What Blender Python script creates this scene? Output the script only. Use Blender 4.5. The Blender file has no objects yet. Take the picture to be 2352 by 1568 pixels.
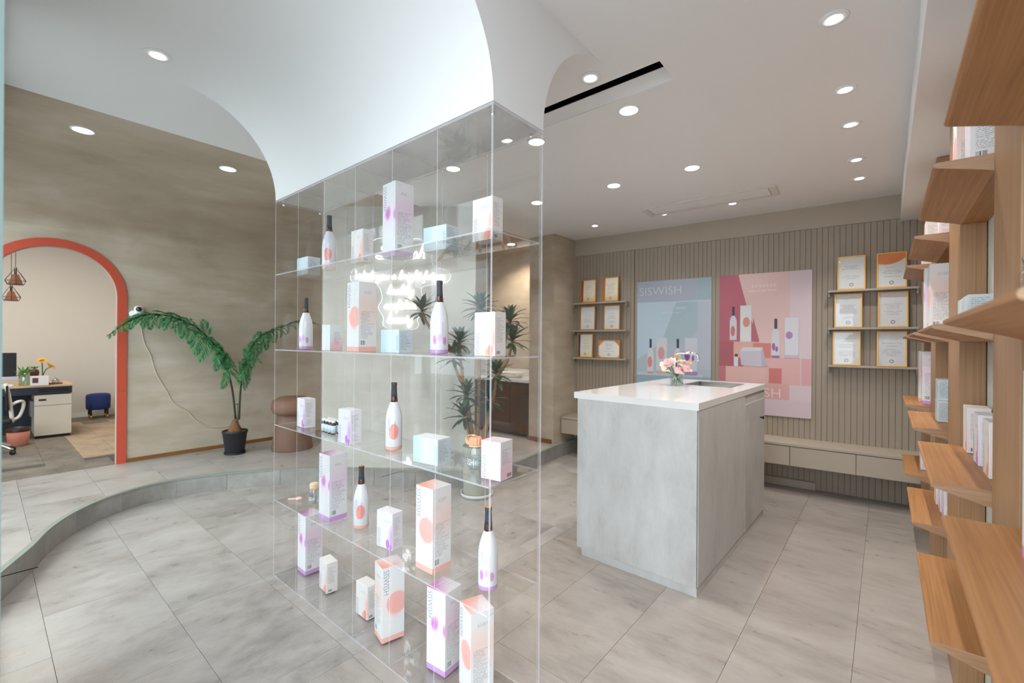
import bpy, bmesh, math, random
from mathutils import Vector, Matrix
random.seed(7)
sc = bpy.context.scene
COL = sc.collection

# ------------------------------------------------------------------ camera
CAM = Vector((0.0, 0.0, 1.2574)); YAW = 0.6975; ROLL = 0.0069
fwd = Vector((-math.sin(YAW), math.cos(YAW), 0)); rgt = Vector((math.cos(YAW), math.sin(YAW), 0)); upv = Vector((0, 0, 1))
cr, sr = math.cos(ROLL), math.sin(ROLL)
cx = rgt*cr + upv*sr; cy = -rgt*sr + upv*cr; cz = -fwd
cam_data = bpy.data.cameras.new('camera'); cam = bpy.data.objects.new('camera', cam_data); COL.objects.link(cam)
cam.matrix_world = Matrix(((cx.x, cy.x, cz.x, CAM.x), (cx.y, cy.y, cz.y, CAM.y), (cx.z, cy.z, cz.z, CAM.z), (0, 0, 0, 1)))
cam_data.sensor_width = 36; cam_data.lens = 1024.1*36/2352; cam_data.clip_start = .02
cam_data.dof.use_dof = True; cam_data.dof.focus_distance = 1.75; cam_data.dof.aperture_fstop = 2.8
sc.camera = cam

# ------------------------------------------------------------------ world, daylight, exposure
DAY = 4.5            # sky strength
LAMP = 1.05           # lamps
world = bpy.data.worlds.new('sky'); sc.world = world; world.use_nodes = True
bg = world.node_tree.nodes['Background']; bg.inputs[0].default_value = (.82, .91, 1.0, 1); bg.inputs[1].default_value = DAY
pl = bpy.data.lights.new('shopfront_daylight', 'AREA'); pl.shape = 'RECTANGLE'; pl.size = 5.4; pl.size_y = 2.4; pl.cycles.is_portal = True
po = bpy.data.objects.new('shopfront_daylight', pl); COL.objects.link(po); po.location = (-2.5, -.03, 1.22); po.rotation_euler = (-math.pi/2, 0, 0)
sc.view_settings.view_transform = 'Standard'; sc.view_settings.look = 'None'; sc.view_settings.gamma = 1
sc.view_settings.use_curve_mapping = False
sc.view_settings.exposure = 0.14
cy_ = sc.cycles
cy_.transparent_max_bounces = 36; cy_.max_bounces = 6; cy_.diffuse_bounces = 3; cy_.glossy_bounces = 3; cy_.transmission_bounces = 4
cy_.caustics_reflective = False; cy_.caustics_refractive = False; cy_.sample_clamp_indirect = 6; cy_.use_denoising = True
cy_.use_adaptive_sampling = True; cy_.adaptive_threshold = .06

# ------------------------------------------------------------------ helpers
def lin(c):
    return tuple(((v/255)/12.92 if v/255 <= .04045 else (((v/255)+.055)/1.055)**2.4) for v in c)
def put(o, parent=None):
    COL.objects.link(o)
    if parent is not None: o.parent = parent
    return o
def tag(o, label=None, cat=None, group=None, kind=None):
    if label: o['label'] = label
    if cat: o['category'] = cat
    if group: o['group'] = group
    if kind: o['kind'] = kind
    return o
def empty(name, loc=(0, 0, 0), rz=0, label=None, cat=None, group=None):
    o = bpy.data.objects.new(name, None); o.empty_display_size = .05
    o.location = loc; o.rotation_euler = (0, 0, rz); put(o)
    return tag(o, label, cat, group)
def copy_tree(o, parent=None):
    c = o.copy(); put(c); c.parent = parent
    for ch in list(o.children): copy_tree(ch, c)
    return c
class MB:
    """collects vertices and faces of one mesh"""
    def __init__(s): s.v = []; s.f = []; s.m = []; s.sm = []
    def add(s, vs, fs, mi=0, smooth=False):
        b = len(s.v); s.v += [tuple(p) for p in vs]
        for f in fs: s.f.append([b+i for i in f]); s.m.append(mi); s.sm.append(smooth)
        return s
    def box(s, x0, x1, y0, y1, z0, z1, mi=0, bev=0):
        if bev:
            bm = bmesh.new(); bmesh.ops.create_cube(bm, size=1)
            for v in bm.verts: v.co = Vector(((x0+x1)/2+v.co.x*(x1-x0), (y0+y1)/2+v.co.y*(y1-y0), (z0+z1)/2+v.co.z*(z1-z0)))
            bmesh.ops.bevel(bm, geom=bm.edges[:], offset=bev, segments=2, affect='EDGES', profile=.5)
            bm.verts.index_update()
            s.add([v.co[:] for v in bm.verts], [[v.index for v in f.verts] for f in bm.faces], mi); bm.free(); return s
        vs = [(x0,y0,z0),(x1,y0,z0),(x1,y1,z0),(x0,y1,z0),(x0,y0,z1),(x1,y0,z1),(x1,y1,z1),(x0,y1,z1)]
        return s.add(vs, [(0,3,2,1),(4,5,6,7),(0,1,5,4),(1,2,6,5),(2,3,7,6),(3,0,4,7)], mi)
    def prism(s, poly, z0, z1, mi=0, tf=None):
        n = len(poly); f = tf or (lambda x, y, z: (x, y, z))
        vs = [f(x, y, z0) for x, y in poly]+[f(x, y, z1) for x, y in poly]
        return s.add(vs, [tuple(range(n-1, -1, -1)), tuple(range(n, 2*n))]+[(i, (i+1) % n, n+(i+1) % n, n+i) for i in range(n)], mi)
    def lathe(s, prof, n=32, c=(0, 0, 0), mi=0, smooth=True, cap=True):
        vs = []; fs = []
        for r, z in prof:
            for k in range(n):
                a = 2*math.pi*k/n; vs.append((c[0]+r*math.cos(a), c[1]+r*math.sin(a), c[2]+z))
        for i in range(len(prof)-1):
            for k in range(n): fs.append((i*n+k, i*n+(k+1) % n, (i+1)*n+(k+1) % n, (i+1)*n+k))
        if cap:
            if prof[0][0] > 1e-6: fs.append(tuple(range(n-1, -1, -1)))
            if prof[-1][0] > 1e-6: fs.append(tuple((len(prof)-1)*n+k for k in range(n)))
        return s.add(vs, fs, mi, smooth)
    def tube(s, pts, r, n=8, mi=0, closed=False, cap=True):
        pts = [Vector(p) for p in pts]; N = len(pts); rad = r if callable(r) else (lambda t: r)
        vs = []; fs = []; ref = None
        for i, p in enumerate(pts):
            if closed: d = pts[(i+1) % N]-pts[i-1]
            else: d = pts[min(i+1, N-1)]-pts[max(i-1, 0)]
            d = d.normalized() if d.length > 1e-9 else Vector((0, 0, 1))
            if ref is None:
                ref = d.cross(Vector((0, 0, 1)))
                if ref.length < .1: ref = d.cross(Vector((1, 0, 0)))
            ref = (ref-d*ref.dot(d)).normalized(); w = d.cross(ref)
            rr = rad(i/max(1, N-1))
            for k in range(n):
                a = 2*math.pi*k/n; vs.append(tuple(p+ref*math.cos(a)*rr+w*math.sin(a)*rr))
        for i in range(N if closed else N-1):
            j = (i+1) % N
            for k in range(n): fs.append((i*n+k, i*n+(k+1) % n, j*n+(k+1) % n, j*n+k))
        if cap and not closed: fs.append(tuple(range(n-1, -1, -1))); fs.append(tuple((N-1)*n+k for k in range(n)))
        return s.add(vs, fs, mi, True)
    def mesh(s, name, mats):
        me = bpy.data.meshes.new(name); me.from_pydata(s.v, [], s.f)
        for m in (mats if isinstance(mats, (list, tuple)) else [mats]): me.materials.append(m)
        for p, mi, sm in zip(me.polygons, s.m, s.sm): p.material_index = mi; p.use_smooth = sm
        me.validate(); me.update()
        return me
    def build(s, name, mats, parent=None, loc=None, rz=None, fixn=True):
        me = s.mesh(name, mats)
        if fixn:
            bm = bmesh.new(); bm.from_mesh(me); bmesh.ops.recalc_face_normals(bm, faces=bm.faces[:]); bm.to_mesh(me); bm.free()
        o = bpy.data.objects.new(name, me); put(o, parent)
        if loc: o.location = loc
        if rz is not None: o.rotation_euler = (0, 0, rz)
        return o
def inst(name, me, parent=None, loc=(0, 0, 0), rz=0):
    o = bpy.data.objects.new(name, me); put(o, parent); o.location = loc; o.rotation_euler = (0, 0, rz); return o
def catmull(P, k=6, closed=False):
    out = []; n = len(P); P = [Vector(p) for p in P]
    rng = range(n if closed else n-1)
    for i in rng:
        p1, p2 = P[i], P[(i+1) % n]
        p0 = P[i-1] if (closed or i > 0) else p1*2-p2
        p3 = P[(i+2) % n] if (closed or i+2 < n) else p2*2-p1
        for j in range(k):
            t = j/k
            out.append(.5*((2*p1)+(p2-p0)*t+(2*p0-5*p1+4*p2-p3)*t*t+(-p0+3*p1-3*p2+p3)*t**3))
    if not closed: out.append(P[-1])
    return out
def text_mesh(txt, size=1.0, align='LEFT', res=3, space=1.0, thin=0.0):
    cu = bpy.data.curves.new('t', 'FONT'); cu.body = txt; cu.size = size; cu.align_x = align; cu.resolution_u = res; cu.space_character = space; cu.offset = -thin*size
    ob = bpy.data.objects.new('t', cu); COL.objects.link(ob)
    dg = bpy.context.evaluated_depsgraph_get(); me = bpy.data.meshes.new_from_object(ob.evaluated_get(dg))
    bpy.data.objects.remove(ob); bpy.data.curves.remove(cu)
    me.name = 'lettering'
    return me

# ------------------------------------------------------------------ materials
def newmat(name):
    m = bpy.data.materials.new(name); m.use_nodes = True; nt = m.node_tree
    b = nt.nodes['Principled BSDF']
    return m, nt, b
def mat(name, rgb, rough=.6, metal=0, spec=.5, coat=0, trans=0, ior=1.45, emit=None, es=0, alpha=1):
    m, nt, b = newmat(name)
    b.inputs['Base Color'].default_value = (*lin(rgb), 1); b.inputs['Roughness'].default_value = rough
    b.inputs['Metallic'].default_value = metal; b.inputs['Specular IOR Level'].default_value = spec
    b.inputs['Coat Weight'].default_value = coat; b.inputs['Transmission Weight'].default_value = trans; b.inputs['IOR'].default_value = ior
    if emit: b.inputs['Emission Color'].default_value = (*lin(emit), 1); b.inputs['Emission Strength'].default_value = es
    return m
class G:
    """small helper to write shader maths"""
    def __init__(s, nt): s.nt = nt; s.tc = None
    def node(s, t, **kw):
        n = s.nt.nodes.new(t)
        for k, v in kw.items(): setattr(n, k, v)
        return n
    def link(s, a, b):
        if isinstance(a, (int, float)): b.default_value = a
        elif isinstance(a, tuple): b.default_value = a if len(a) == len(b.default_value) else (*a, 1)
        else: s.nt.links.new(a, b)
    def m(s, op, a, b=None, c=None, clamp=False):
        n = s.node('ShaderNodeMath', operation=op); n.use_clamp = clamp
        s.link(a, n.inputs[0])
        if b is not None: s.link(b, n.inputs[1])
        if c is not None: s.link(c, n.inputs[2])
        return n.outputs[0]
    def add(s, a, b): return s.m('ADD', a, b)
    def sub(s, a, b): return s.m('SUBTRACT', a, b)
    def mul(s, a, b): return s.m('MULTIPLY', a, b)
    def lt(s, a, b): return s.m('LESS_THAN', a, b)
    def gt(s, a, b): return s.m('GREATER_THAN', a, b)
    def step(s, x, a, b, o0=0., o1=1.):
        n = s.node('ShaderNodeMapRange', interpolation_type='SMOOTHSTEP'); s.link(x, n.inputs[0])
        n.inputs[1].default_value = a; n.inputs[2].default_value = b; n.inputs[3].default_value = o0; n.inputs[4].default_value = o1
        return n.outputs[0]
    def rng(s, x, a, b): return s.mul(s.gt(x, a), s.lt(x, b))
    def coords(s):
        if not s.tc: s.tc = s.node('ShaderNodeTexCoord')
        a = s.node('ShaderNodeSeparateXYZ'); s.nt.links.new(s.tc.outputs['Object'], a.inputs[0])
        return a.outputs
    def nrm(s):
        if not s.tc: s.tc = s.node('ShaderNodeTexCoord')
        a = s.node('ShaderNodeSeparateXYZ'); s.nt.links.new(s.tc.outputs['Normal'], a.inputs[0]); return a.outputs
    def vec(s, x, y, z=0.):
        n = s.node('ShaderNodeCombineXYZ')
        for v, i in zip((x, y, z), n.inputs): s.link(v, i)
        return n.outputs[0]
    def objvec(s, scale=(1, 1, 1), generated=False, world=False):
        if not s.tc: s.tc = s.node('ShaderNodeTexCoord')
        mp = s.node('ShaderNodeMapping')
        if world:
            g = s.node('ShaderNodeNewGeometry'); s.nt.links.new(g.outputs['Position'], mp.inputs[0])
        else: s.nt.links.new(s.tc.outputs['Object'], mp.inputs[0])
        mp.inputs['Scale'].default_value = scale; return mp.outputs[0]
    def noise(s, vec, scale, detail=4, rough=.55, dist=0):
        n = s.node('ShaderNodeTexNoise'); n.inputs['Scale'].default_value = scale; n.inputs['Detail'].default_value = detail
        n.inputs['Roughness'].default_value = rough; n.inputs['Distortion'].default_value = dist; s.link(vec, n.inputs['Vector']); return n.outputs['Fac']
    def white(s, vec):
        n = s.node('ShaderNodeTexWhiteNoise', noise_dimensions='3D'); s.link(vec, n.inputs['Vector']); return n.outputs['Value']
    def mix(s, f, a, b):
        n = s.node('ShaderNodeMix', data_type='RGBA'); s.link(f, n.inputs[0]); s.link(a, n.inputs[6]); s.link(b, n.inputs[7]); return n.outputs[2]
    def ramp(s, f, stops):
        n = s.node('ShaderNodeValToRGB'); s.link(f, n.inputs[0]); e = n.color_ramp.elements
        while len(e) < len(stops): e.new(.5)
        for el, (p, c) in zip(e, stops): el.position = p; el.color = (*lin(c), 1)
        return n.outputs[0]
    def bump(s, h, strength, dist, b):
        n = s.node('ShaderNodeBump'); n.inputs['Strength'].default_value = strength; n.inputs['Distance'].default_value = dist
        s.link(h, n.inputs['Height']); s.nt.links.new(n.outputs[0], b.inputs['Normal'])

def stone_mat(name, c0, c1, c2, rough=.32, world=True, sc_=(1, 1, 1), contrast=.2, bump=.05):
    m, nt, b = newmat(name); g = G(nt)
    oi = g.node('ShaderNodeObjectInfo')
    v = g.objvec(sc_, world=world)
    vn = g.node('ShaderNodeVectorMath', operation='ADD'); g.link(v, vn.inputs[0])
    rv = g.mul(oi.outputs['Random'], 37.); g.link(g.vec(rv, rv, rv), vn.inputs[1])
    n1 = g.noise(vn.outputs[0], 2.6, 5, .55, .25); n2 = g.noise(vn.outputs[0], 11, 6, .65, .3); n3 = g.noise(vn.outputs[0], 70, 3)
    f = g.add(g.mul(n1, .5), g.add(g.mul(n2, .42), g.mul(n3, .08)))
    f = g.add(f, g.mul(g.sub(oi.outputs['Random'], .5), .05))
    nt.links.new(g.ramp(f, [(.5-contrast, c0), (.5, c1), (.5+contrast, c2)]), b.inputs['Base Color'])
    nt.links.new(g.step(n2, .3, .7, rough-.05, rough+.08), b.inputs['Roughness'])
    g.bump(f, bump, .003, b)
    return m
def plaster_mat(name, c0, c1, c2):
    m, nt, b = newmat(name); g = G(nt)
    v = g.objvec((1, 1, 1.7), world=True); v2 = g.objvec((1, .6, 2.6), world=True)
    n1 = g.noise(v, 1.5, 4, .55, .5); n2 = g.noise(v2, 4.0, 4, .55); n3 = g.noise(v, 60, 3)
    f = g.add(g.mul(n1, .56), g.add(g.mul(n2, .38), g.mul(n3, .06)))
    nt.links.new(g.ramp(f, [(.32, c0), (.5, c1), (.66, c2)]), b.inputs['Base Color'])
    b.inputs['Roughness'].default_value = .8; b.inputs['Specular IOR Level'].default_value = .2
    return m
def wood_mat(name, c0, c1, c2, axis='y', rough=.45):
    m, nt, b = newmat(name); g = G(nt)
    scl = {'y': (150, 2.2, 150), 'z': (170, 170, 1.6), 'x': (6, 6, 130)}[axis]
    v = g.objvec(scl, world=True)
    n1 = g.noise(v, 1.0, 4, .6); n2 = g.noise(v, 3.1, 3, .5); n3 = g.noise(g.objvec((3, 3, 3), world=True), 1.2, 2)
    f = g.add(g.mul(n1, .55), g.add(g.mul(n2, .25), g.mul(n3, .2)))
    nt.links.new(g.ramp(f, [(.32, c0), (.5, c1), (.68, c2)]), b.inputs['Base Color'])
    b.inputs['Roughness'].default_value = rough; g.bump(f, .08, .001, b)
    return m
def clear_mat(name, tint=(255, 255, 255), f0=.024, rough=.0, gain=.8):
    m, nt, b = newmat(name); g = G(nt); nt.nodes.remove(b)
    lw = g.node('ShaderNodeLayerWeight'); lw.inputs['Blend'].default_value = .5
    f = g.add(g.mul(g.m('POWER', lw.outputs['Facing'], 4.6), gain), f0)
    tr = g.node('ShaderNodeBsdfTransparent'); tr.inputs[0].default_value = (*lin(tint), 1)
    gl = g.node('ShaderNodeBsdfGlossy'); gl.inputs['Roughness'].default_value = rough; gl.inputs['Color'].default_value = (1, 1, 1, 1)
    mx = g.node('ShaderNodeMixShader'); g.link(f, mx.inputs[0]); nt.links.new(tr.outputs[0], mx.inputs[1]); nt.links.new(gl.outputs[0], mx.inputs[2])
    nt.links.new(mx.outputs[0], nt.nodes['Material Output'].inputs[0])
    return m
def edge_mat(name, rgb, solid=.5):
    m, nt, b = newmat(name); g = G(nt)
    b.inputs['Base Color'].default_value = (*lin(rgb), 1); b.inputs['Roughness'].default_value = .25
    tr = g.node('ShaderNodeBsdfTransparent')
    mx = g.node('ShaderNodeMixShader'); mx.inputs[0].default_value = solid
    nt.links.new(tr.outputs[0], mx.inputs[1]); nt.links.new(b.outputs[0], mx.inputs[2]); nt.links.new(mx.outputs[0], nt.nodes['Material Output'].inputs[0])
    return m
def carpet_mat(name, c0, c1, c2):
    m, nt, b = newmat(name); g = G(nt)
    v = g.objvec((1, 1, 1), world=True); n1 = g.noise(v, 5, 6, .7); n2 = g.noise(v, 220, 2)
    f = g.add(g.mul(n1, .6), g.mul(n2, .4))
    nt.links.new(g.ramp(f, [(.35, c0), (.5, c1), (.65, c2)]), b.inputs['Base Color']); b.inputs['Roughness'].default_value = .95
    g.bump(n2, .4, .004, b); return m

M = {}
M['paint'] = mat('white_paint', (239, 239, 239), .75, spec=.25)
M['paint_bulk'] = mat('bulkhead_paint', (239, 239, 239), .7, spec=.25)
M['paint_warm'] = mat('warm_white_paint', (226, 221, 213), .75, spec=.25)
M['plaster'] = plaster_mat('brown_plaster', (170, 154, 134), (188, 174, 155), (204, 193, 177))
M['plaster_grey'] = plaster_mat('grey_plaster', (188, 186, 176), (199, 197, 188), (208, 206, 198))
M['slat'] = mat('taupe_slat', (160, 147, 132), .55)
M['slat_bed'] = mat('taupe_groove', (132, 120, 106), .7)
M['taupe'] = mat('taupe_lacquer', (176, 164, 148), .5)
M['tile'] = stone_mat('floor_tile', (136, 129, 123), (171, 165, 160), (190, 185, 181), sc_=(1.3, .75, 1))
M['tile_across'] = stone_mat('floor_tile_across', (134, 125, 117), (166, 157, 149), (184, 177, 170), sc_=(.6, 1.7, 1), contrast=.24)
M['riser'] = stone_mat('riser_tile', (126, 123, 118), (152, 149, 144), (172, 169, 163), rough=.5)
M['grout'] = mat('floor_joint', (92, 86, 80), .8)
M['nosing'] = mat('step_edge_strip', (142, 150, 138), .4)
M['wood_y'] = wood_mat('oak_shelf', (140, 92, 52), (166, 115, 68), (182, 133, 84), 'y')
M['wood_x'] = wood_mat('oak_end', (140, 104, 74), (166, 130, 98), (182, 148, 116), 'x')
M['wood_z'] = wood_mat('oak_post', (140, 102, 68), (162, 123, 86), (178, 141, 104), 'z')
M['concrete'] = stone_mat('concrete_laminate', (174, 172, 168), (196, 195, 192), (208, 208, 206), rough=.45, sc_=(1.2, 1.2, .5), contrast=.17)
M['quartz'] = mat('white_quartz', (232, 231, 229), .12, coat=.3)
M['steel'] = mat('brushed_steel', (190, 184, 172), .25, metal=1)
M['chrome'] = mat('chrome', (225, 225, 228), .06, metal=1)
M['black'] = mat('black_metal', (18, 18, 20), .45)
M['dark'] = mat('dark_grey', (52, 54, 58), .5)
M['acrylic'] = clear_mat('clear_acrylic')
M['acrylic_edge'] = edge_mat('acrylic_edge', (230, 228, 236), .36)
M['glass'] = clear_mat('window_glass', (246, 250, 249), .05)
M['glass_edge'] = mat('glass_edge', (120, 138, 134), .4)
M['coral'] = mat('coral_lacquer', (194, 78, 54), .5)
M['gold'] = mat('gold_frame', (246, 188, 92), .35, spec=.6)
M['gold_dark'] = mat('amber_frame', (205, 136, 48), .4)
M['skirt'] = wood_mat('skirting', (96, 60, 28), (128, 84, 42), (150, 104, 58), 'y')
M['ink'] = mat('print_ink', (134, 152, 172), .5)
M['ink_soft'] = mat('print_ink_soft', (150, 150, 156), .5)
M['navy_ink'] = mat('navy_ink', (72, 84, 110), .5)
M['foil'] = mat('dark_foil', (62, 66, 70), .5)
M['neon'] = mat('neon_tube', (255, 255, 255), .5, emit=(245, 248, 255), es=2.8)
M['led'] = mat('led_lens', (255, 255, 255), .5, emit=(255, 246, 232), es=30)
M['led_cool'] = mat('led_lens_cool', (255, 255, 255), .5, emit=(240, 247, 255), es=30)

# ================================================================== THE SETTING
ZC = 2.44; STEP = .14
def struct(o): o['kind'] = 'structure'; return o
def hole_plate(mb, x0, x1, y0, y1, hx0, hx1, hy0, hy1, z0, z1):
    for a, b, c, d in ((x0, x1, y0, hy0), (x0, x1, hy1, y1), (x0, hx0, hy0, hy1), (hx1, x1, hy0, hy1)): mb.box(a, b, c, d, z0, z1)
    return mb
# --- floor: sub floor with single tiles
fl = MB().box(-5.3, .4, -.02, 4.9, -.06, -.004).build('floor', M['grout']); struct(fl)
tile_cache = {}
def floor_tile(x0, x1, y0, y1, mk='tile', z=0.0, parent=fl):
    w, d = round(x1-x0-.0013, 4), round(y1-y0-.0013, 4)
    if (w, d, mk) not in tile_cache:
        tile_cache[(w, d, mk)] = MB().box(-w/2, w/2, -d/2, d/2, -.004, 0, bev=.0004).mesh('tile', M[mk])
    return inst('tile', tile_cache[(w, d, mk)], parent, ((x0+x1)/2, (y0+y1)/2, z))
TW, TL = .388, .792
XB = -1.62
j = 0; y = -.20
while y < 4.75:                                     # courses running along the shop front
    off = (-2.515, -3.31+TL*2-.39)[j % 2]
    x = off-TL*6
    while x < XB:
        a, b = max(x, -5.25), min(x+TL, XB)
        if b-a > .03: floor_tile(a, b, max(y, -.02), min(y+TW, 4.85))
        x += TL
    y += TW; j += 1
x = XB; j = 0
while x < .3:                                       # courses running into the room
    x2 = min(x+.382, .36); off = (1.75, 2.19, 2.13)[j % 3]
    y = off-TL*4
    while y < 4.85:
        a, b = max(y, -.02), min(y+TL, 4.85)
        if b-a > .03: floor_tile(x, x2, a, b, 'tile_across')
        y += TL
    x = x2; j += 1
# --- raised platform with a curved step
edge_pts = [(-3.02, -.02), (-3.28, .075), (-3.51, .17), (-3.76, .255), (-3.98, .37), (-4.17, .53), (-4.285, .70), (-4.345, .88), (-4.335, 1.06), (-4.23, 1.34), (-4.06, 1.62),
            (-3.80, 1.92), (-3.48, 2.17), (-3.10, 2.42), (-2.77, 2.72), (-2.64, 2.98), (-2.63, 3.24), (-2.68, 3.6), (-2.72, 3.95), (-2.745, 4.45)]
edge = [(p.x, p.y) for p in catmull([(a, b, 0) for a, b in edge_pts], 5)]
plat_poly = edge+[(-2.76, 4.9), (-5.25, 4.9), (-5.25, -.02)]
plat = MB().prism(plat_poly, -.003, STEP-.004).build('floor_raised', M['grout']); struct(plat)
def clip(poly, x0, x1, y0, y1):
    for ax, s, lim in ((0, 1, x0), (0, -1, x1), (1, 1, y0), (1, -1, y1)):
        out = []
        for i in range(len(poly)):
            p, q = poly[i-1], poly[i]; ip, iq = (p[ax]-lim)*s >= 0, (q[ax]-lim)*s >= 0
            if ip != iq:
                t = (lim-p[ax])/(q[ax]-p[ax]); out.append((p[0]+(q[0]-p[0])*t, p[1]+(q[1]-p[1])*t))
            if iq: out.append(q)
        poly = out
        if len(poly) < 3: return []
    return poly
j = 0; y = -.2
while y < 4.9:
    x = -5.25-(.3, .68)[j % 2]
    while x < -2.5:
        c = clip(plat_poly, x+.0008, x+TL-.0008, y+.0008, y+TW-.0008)
        if len(c) >= 3:
            ar = abs(sum(c[i-1][0]*c[i][1]-c[i][0]*c[i-1][1] for i in range(len(c))))/2
            if ar > .002:
                mx_, my_ = sum(p[0] for p in c)/len(c), sum(p[1] for p in c)/len(c)
                MB().prism([(a-mx_, b-my_) for a, b in c], -.0039, 0).build('tile', M['tile'], plat, (mx_, my_, STEP))
        x += TL
    y += TW; j += 1
def offset(path, d):
    out = []
    for i, p in enumerate(path):
        a, b = path[max(i-1, 0)], path[min(i+1, len(path)-1)]
        t = Vector((b[0]-a[0], b[1]-a[1])).normalized(); out.append((p[0]+t.y*d, p[1]-t.x*d))
    return out
outer = offset(edge, .012); lip = offset(edge, .017); inner = offset(edge, -.012)
nos = MB()
for i in range(len(edge)-1):
    a, b, c, d = inner[i], inner[i+1], lip[i+1], lip[i]
    nos.prism([a, b, c, d], STEP-.010, STEP+.002)
nos.build('step_nosing', M['nosing'], plat)
seg = []; L = 0; start = 0
for i in range(1, len(edge)):
    L += math.dist(edge[i], edge[i-1])
    if L > .34 or i == len(edge)-1:
        mb = MB()
        for k in range(start, i):
            e0, e1, o0, o1 = edge[k], edge[k+1], outer[k], outer[k+1]
            if k == i-1: e1 = tuple(Vector(e0).lerp(Vector(e1), .97)); o1 = tuple(Vector(o0).lerp(Vector(o1), .97))
            mb.prism([e0, e1, o1, o0], 0, STEP-.010)
        mb.build('riser_panel', M['riser'], plat); L = 0; start = i
# --- ceilings
ce = MB()
SX0, SX1, SY0, SY1 = -1.95, -.735, 1.83, 2.0
hole_plate(ce, -3.15, .36, -.02, 4.9, SX0, SX1, SY0, SY1, ZC, ZC+.02)
ce = ce.build('ceiling', M['paint']); struct(ce)
prof = [(-3.15, ZC), (-3.6, ZC)]+[(-3.6-1.66*math.sin(t*math.pi/40), 2.14+.30*math.cos(t*math.pi/40)) for t in range(1, 20)]
so = MB(); n = len(prof)
so.add([(x, -.02, z) for x, z in prof]+[(x, 4.9, z) for x, z in prof], [(i, i+1, n+i+1, n+i) for i in range(n-1)], 0, True)
so.add([(-3.15, -.02, ZC), (-3.15, 4.9, ZC), (-3.15, 4.9, ZC+.3), (-3.15, -.02, ZC+.3), (-5.4, -.02, ZC+.3), (-5.4, 4.9, ZC+.3)], [(0, 1, 2, 3), (3, 2, 5, 4)])
so = so.build('ceiling_soffit', M['plaster'], fixn=False); struct(so)
# recess of the open air slot
rc = MB().box(SX0-.02, SX1+.02, SY0-.02, SY1+.16, ZC+.24, ZC+.26).box(SX0-.02, SX0, SY0, SY1+.14, ZC+.02, ZC+.24).box(SX1, SX1+.02, SY0, SY1+.14, ZC+.02, ZC+.24)
rc.box(SX0, SX1, SY0-.02, SY0, ZC+.02, ZC+.24).box(SX0, SX1, SY1+.14, SY1+.16, ZC+.02, ZC+.24)
rc = rc.build('air_slot_recess', M['dark'], ce)
bf = MB(); pr = [(SY1+.002, ZC+.002), (SY1-.020, ZC+.018), (SY1-.038, ZC+.029), (SY1-.052, ZC+.036), (SY1-.060, ZC+.038)]; n = len(pr)
bf.add([(SX0, y, z) for y, z in pr]+[(SX1, y, z) for y, z in pr]+[(SX0, y+.006, z+.006) for y, z in pr]+[(SX1, y+.006, z+.006) for y, z in pr],
       [(i, i+1, n+i+1, n+i) for i in range(n-1)]+[(2*n+i, 3*n+i, 3*n+i+1, 2*n+i+1) for i in range(n-1)], 0, True)
bf.build('air_slot_baffle', M['paint'], ce, fixn=False)
MB().box(-1.55, -1.28, SY0+.004, SY0+.05, ZC+.03, ZC+.045).box(-1.9, -1.56, SY0+.01, SY0+.06, ZC+.02, ZC+.035).build('torn_lining', M['dark'], ce)
MB().add([(-1.62, SY0+.002, ZC+.012), (-1.02, SY0+.002, ZC+.012), (-1.25, SY0+.035, ZC+.03), (-1.62, SY0+.07, ZC+.03)], [(0, 1, 2, 3)]).build('lining_flap', M['paint_warm'], ce, fixn=False)
# white bulkhead over the display case
R_ = .44; y0b, y1b = 1.012, 1.272
pf = [(y0b-R_+R_*math.cos(t*math.pi/40), 2.0+R_*math.sin(t*math.pi/40)) for t in range(20, -1, -1)]+[(y1b+R_-R_*math.cos(t*math.pi/40), 2.0+R_*math.sin(t*math.pi/40)) for t in range(0, 21)]
bh = MB(); n = len(pf); XA, XBh = -2.503, -.929
bh.add([(XA, y, z) for y, z in pf]+[(XBh, y, z) for y, z in pf], [(i, i+1, n+i+1, n+i) for i in range(n-1) if i != 20], 0, True)
bh.add([(XA, y0b, 2), (XBh, y0b, 2), (XBh, y1b, 2), (XA, y1b, 2)], [(0, 1, 2, 3)])
for X in (XA, XBh):
    c = len(pf)//2
    vs = [(X, y, z) for y, z in pf]+[(X, y, ZC) for y, z in pf]
    bh.add(vs, [(i, i+1, n+i+1, n+i) for i in range(n-1)])
bh = bh.build('ceiling_bulkhead', M['paint_bulk']); struct(bh)
# beam over the wooden shelves
struct(MB().box(.085, .36, -.02, 4.8, 2.225, ZC).build('ceiling_beam', M['paint']))
# --- right wall
struct(MB().box(.266, .40, -.02, 4.9, 0, ZC).build('wall_right', M['plaster_grey']))
# --- back wall with single slats
UA = math.atan2(.21, 2.87)
BW = Matrix.Translation((-2.79, 4.45, 0)) @ Matrix.Rotation(UA, 4, 'Z')
wb = MB().box(-.05, 3.12, .012, .10, 0, ZC).build('wall_back', M['slat_bed']); struct(wb); wb.matrix_world = BW
MB().box(-.05, 3.12, -.001, .012, 2.25, ZC).build('header_board', M['taupe'], wb)
PITCH = .0402
sl = MB().box(.0012, PITCH-.0012, 0, .012, 0, 2.248, bev=.001).mesh('slat', M['slat'])
u = 0.0
while u < 3.06:
    if not (u < .735 < u+PITCH+.004): inst('slat', sl, wb, (u, 0, 0))
    else: u += .006; inst('slat', sl, wb, (u, 0, 0))
    u += PITCH
# --- pier between the niche and the panelled wall
struct(MB().box(-3.12, -2.78, 4.03, 4.9, 0, ZC).build('wall_pier', M['plaster']))
struct(MB().box(-3.125, -2.80, 4.018, 4.03, STEP, STEP+.045).build('baseboard_pier', M['skirt']))
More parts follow.
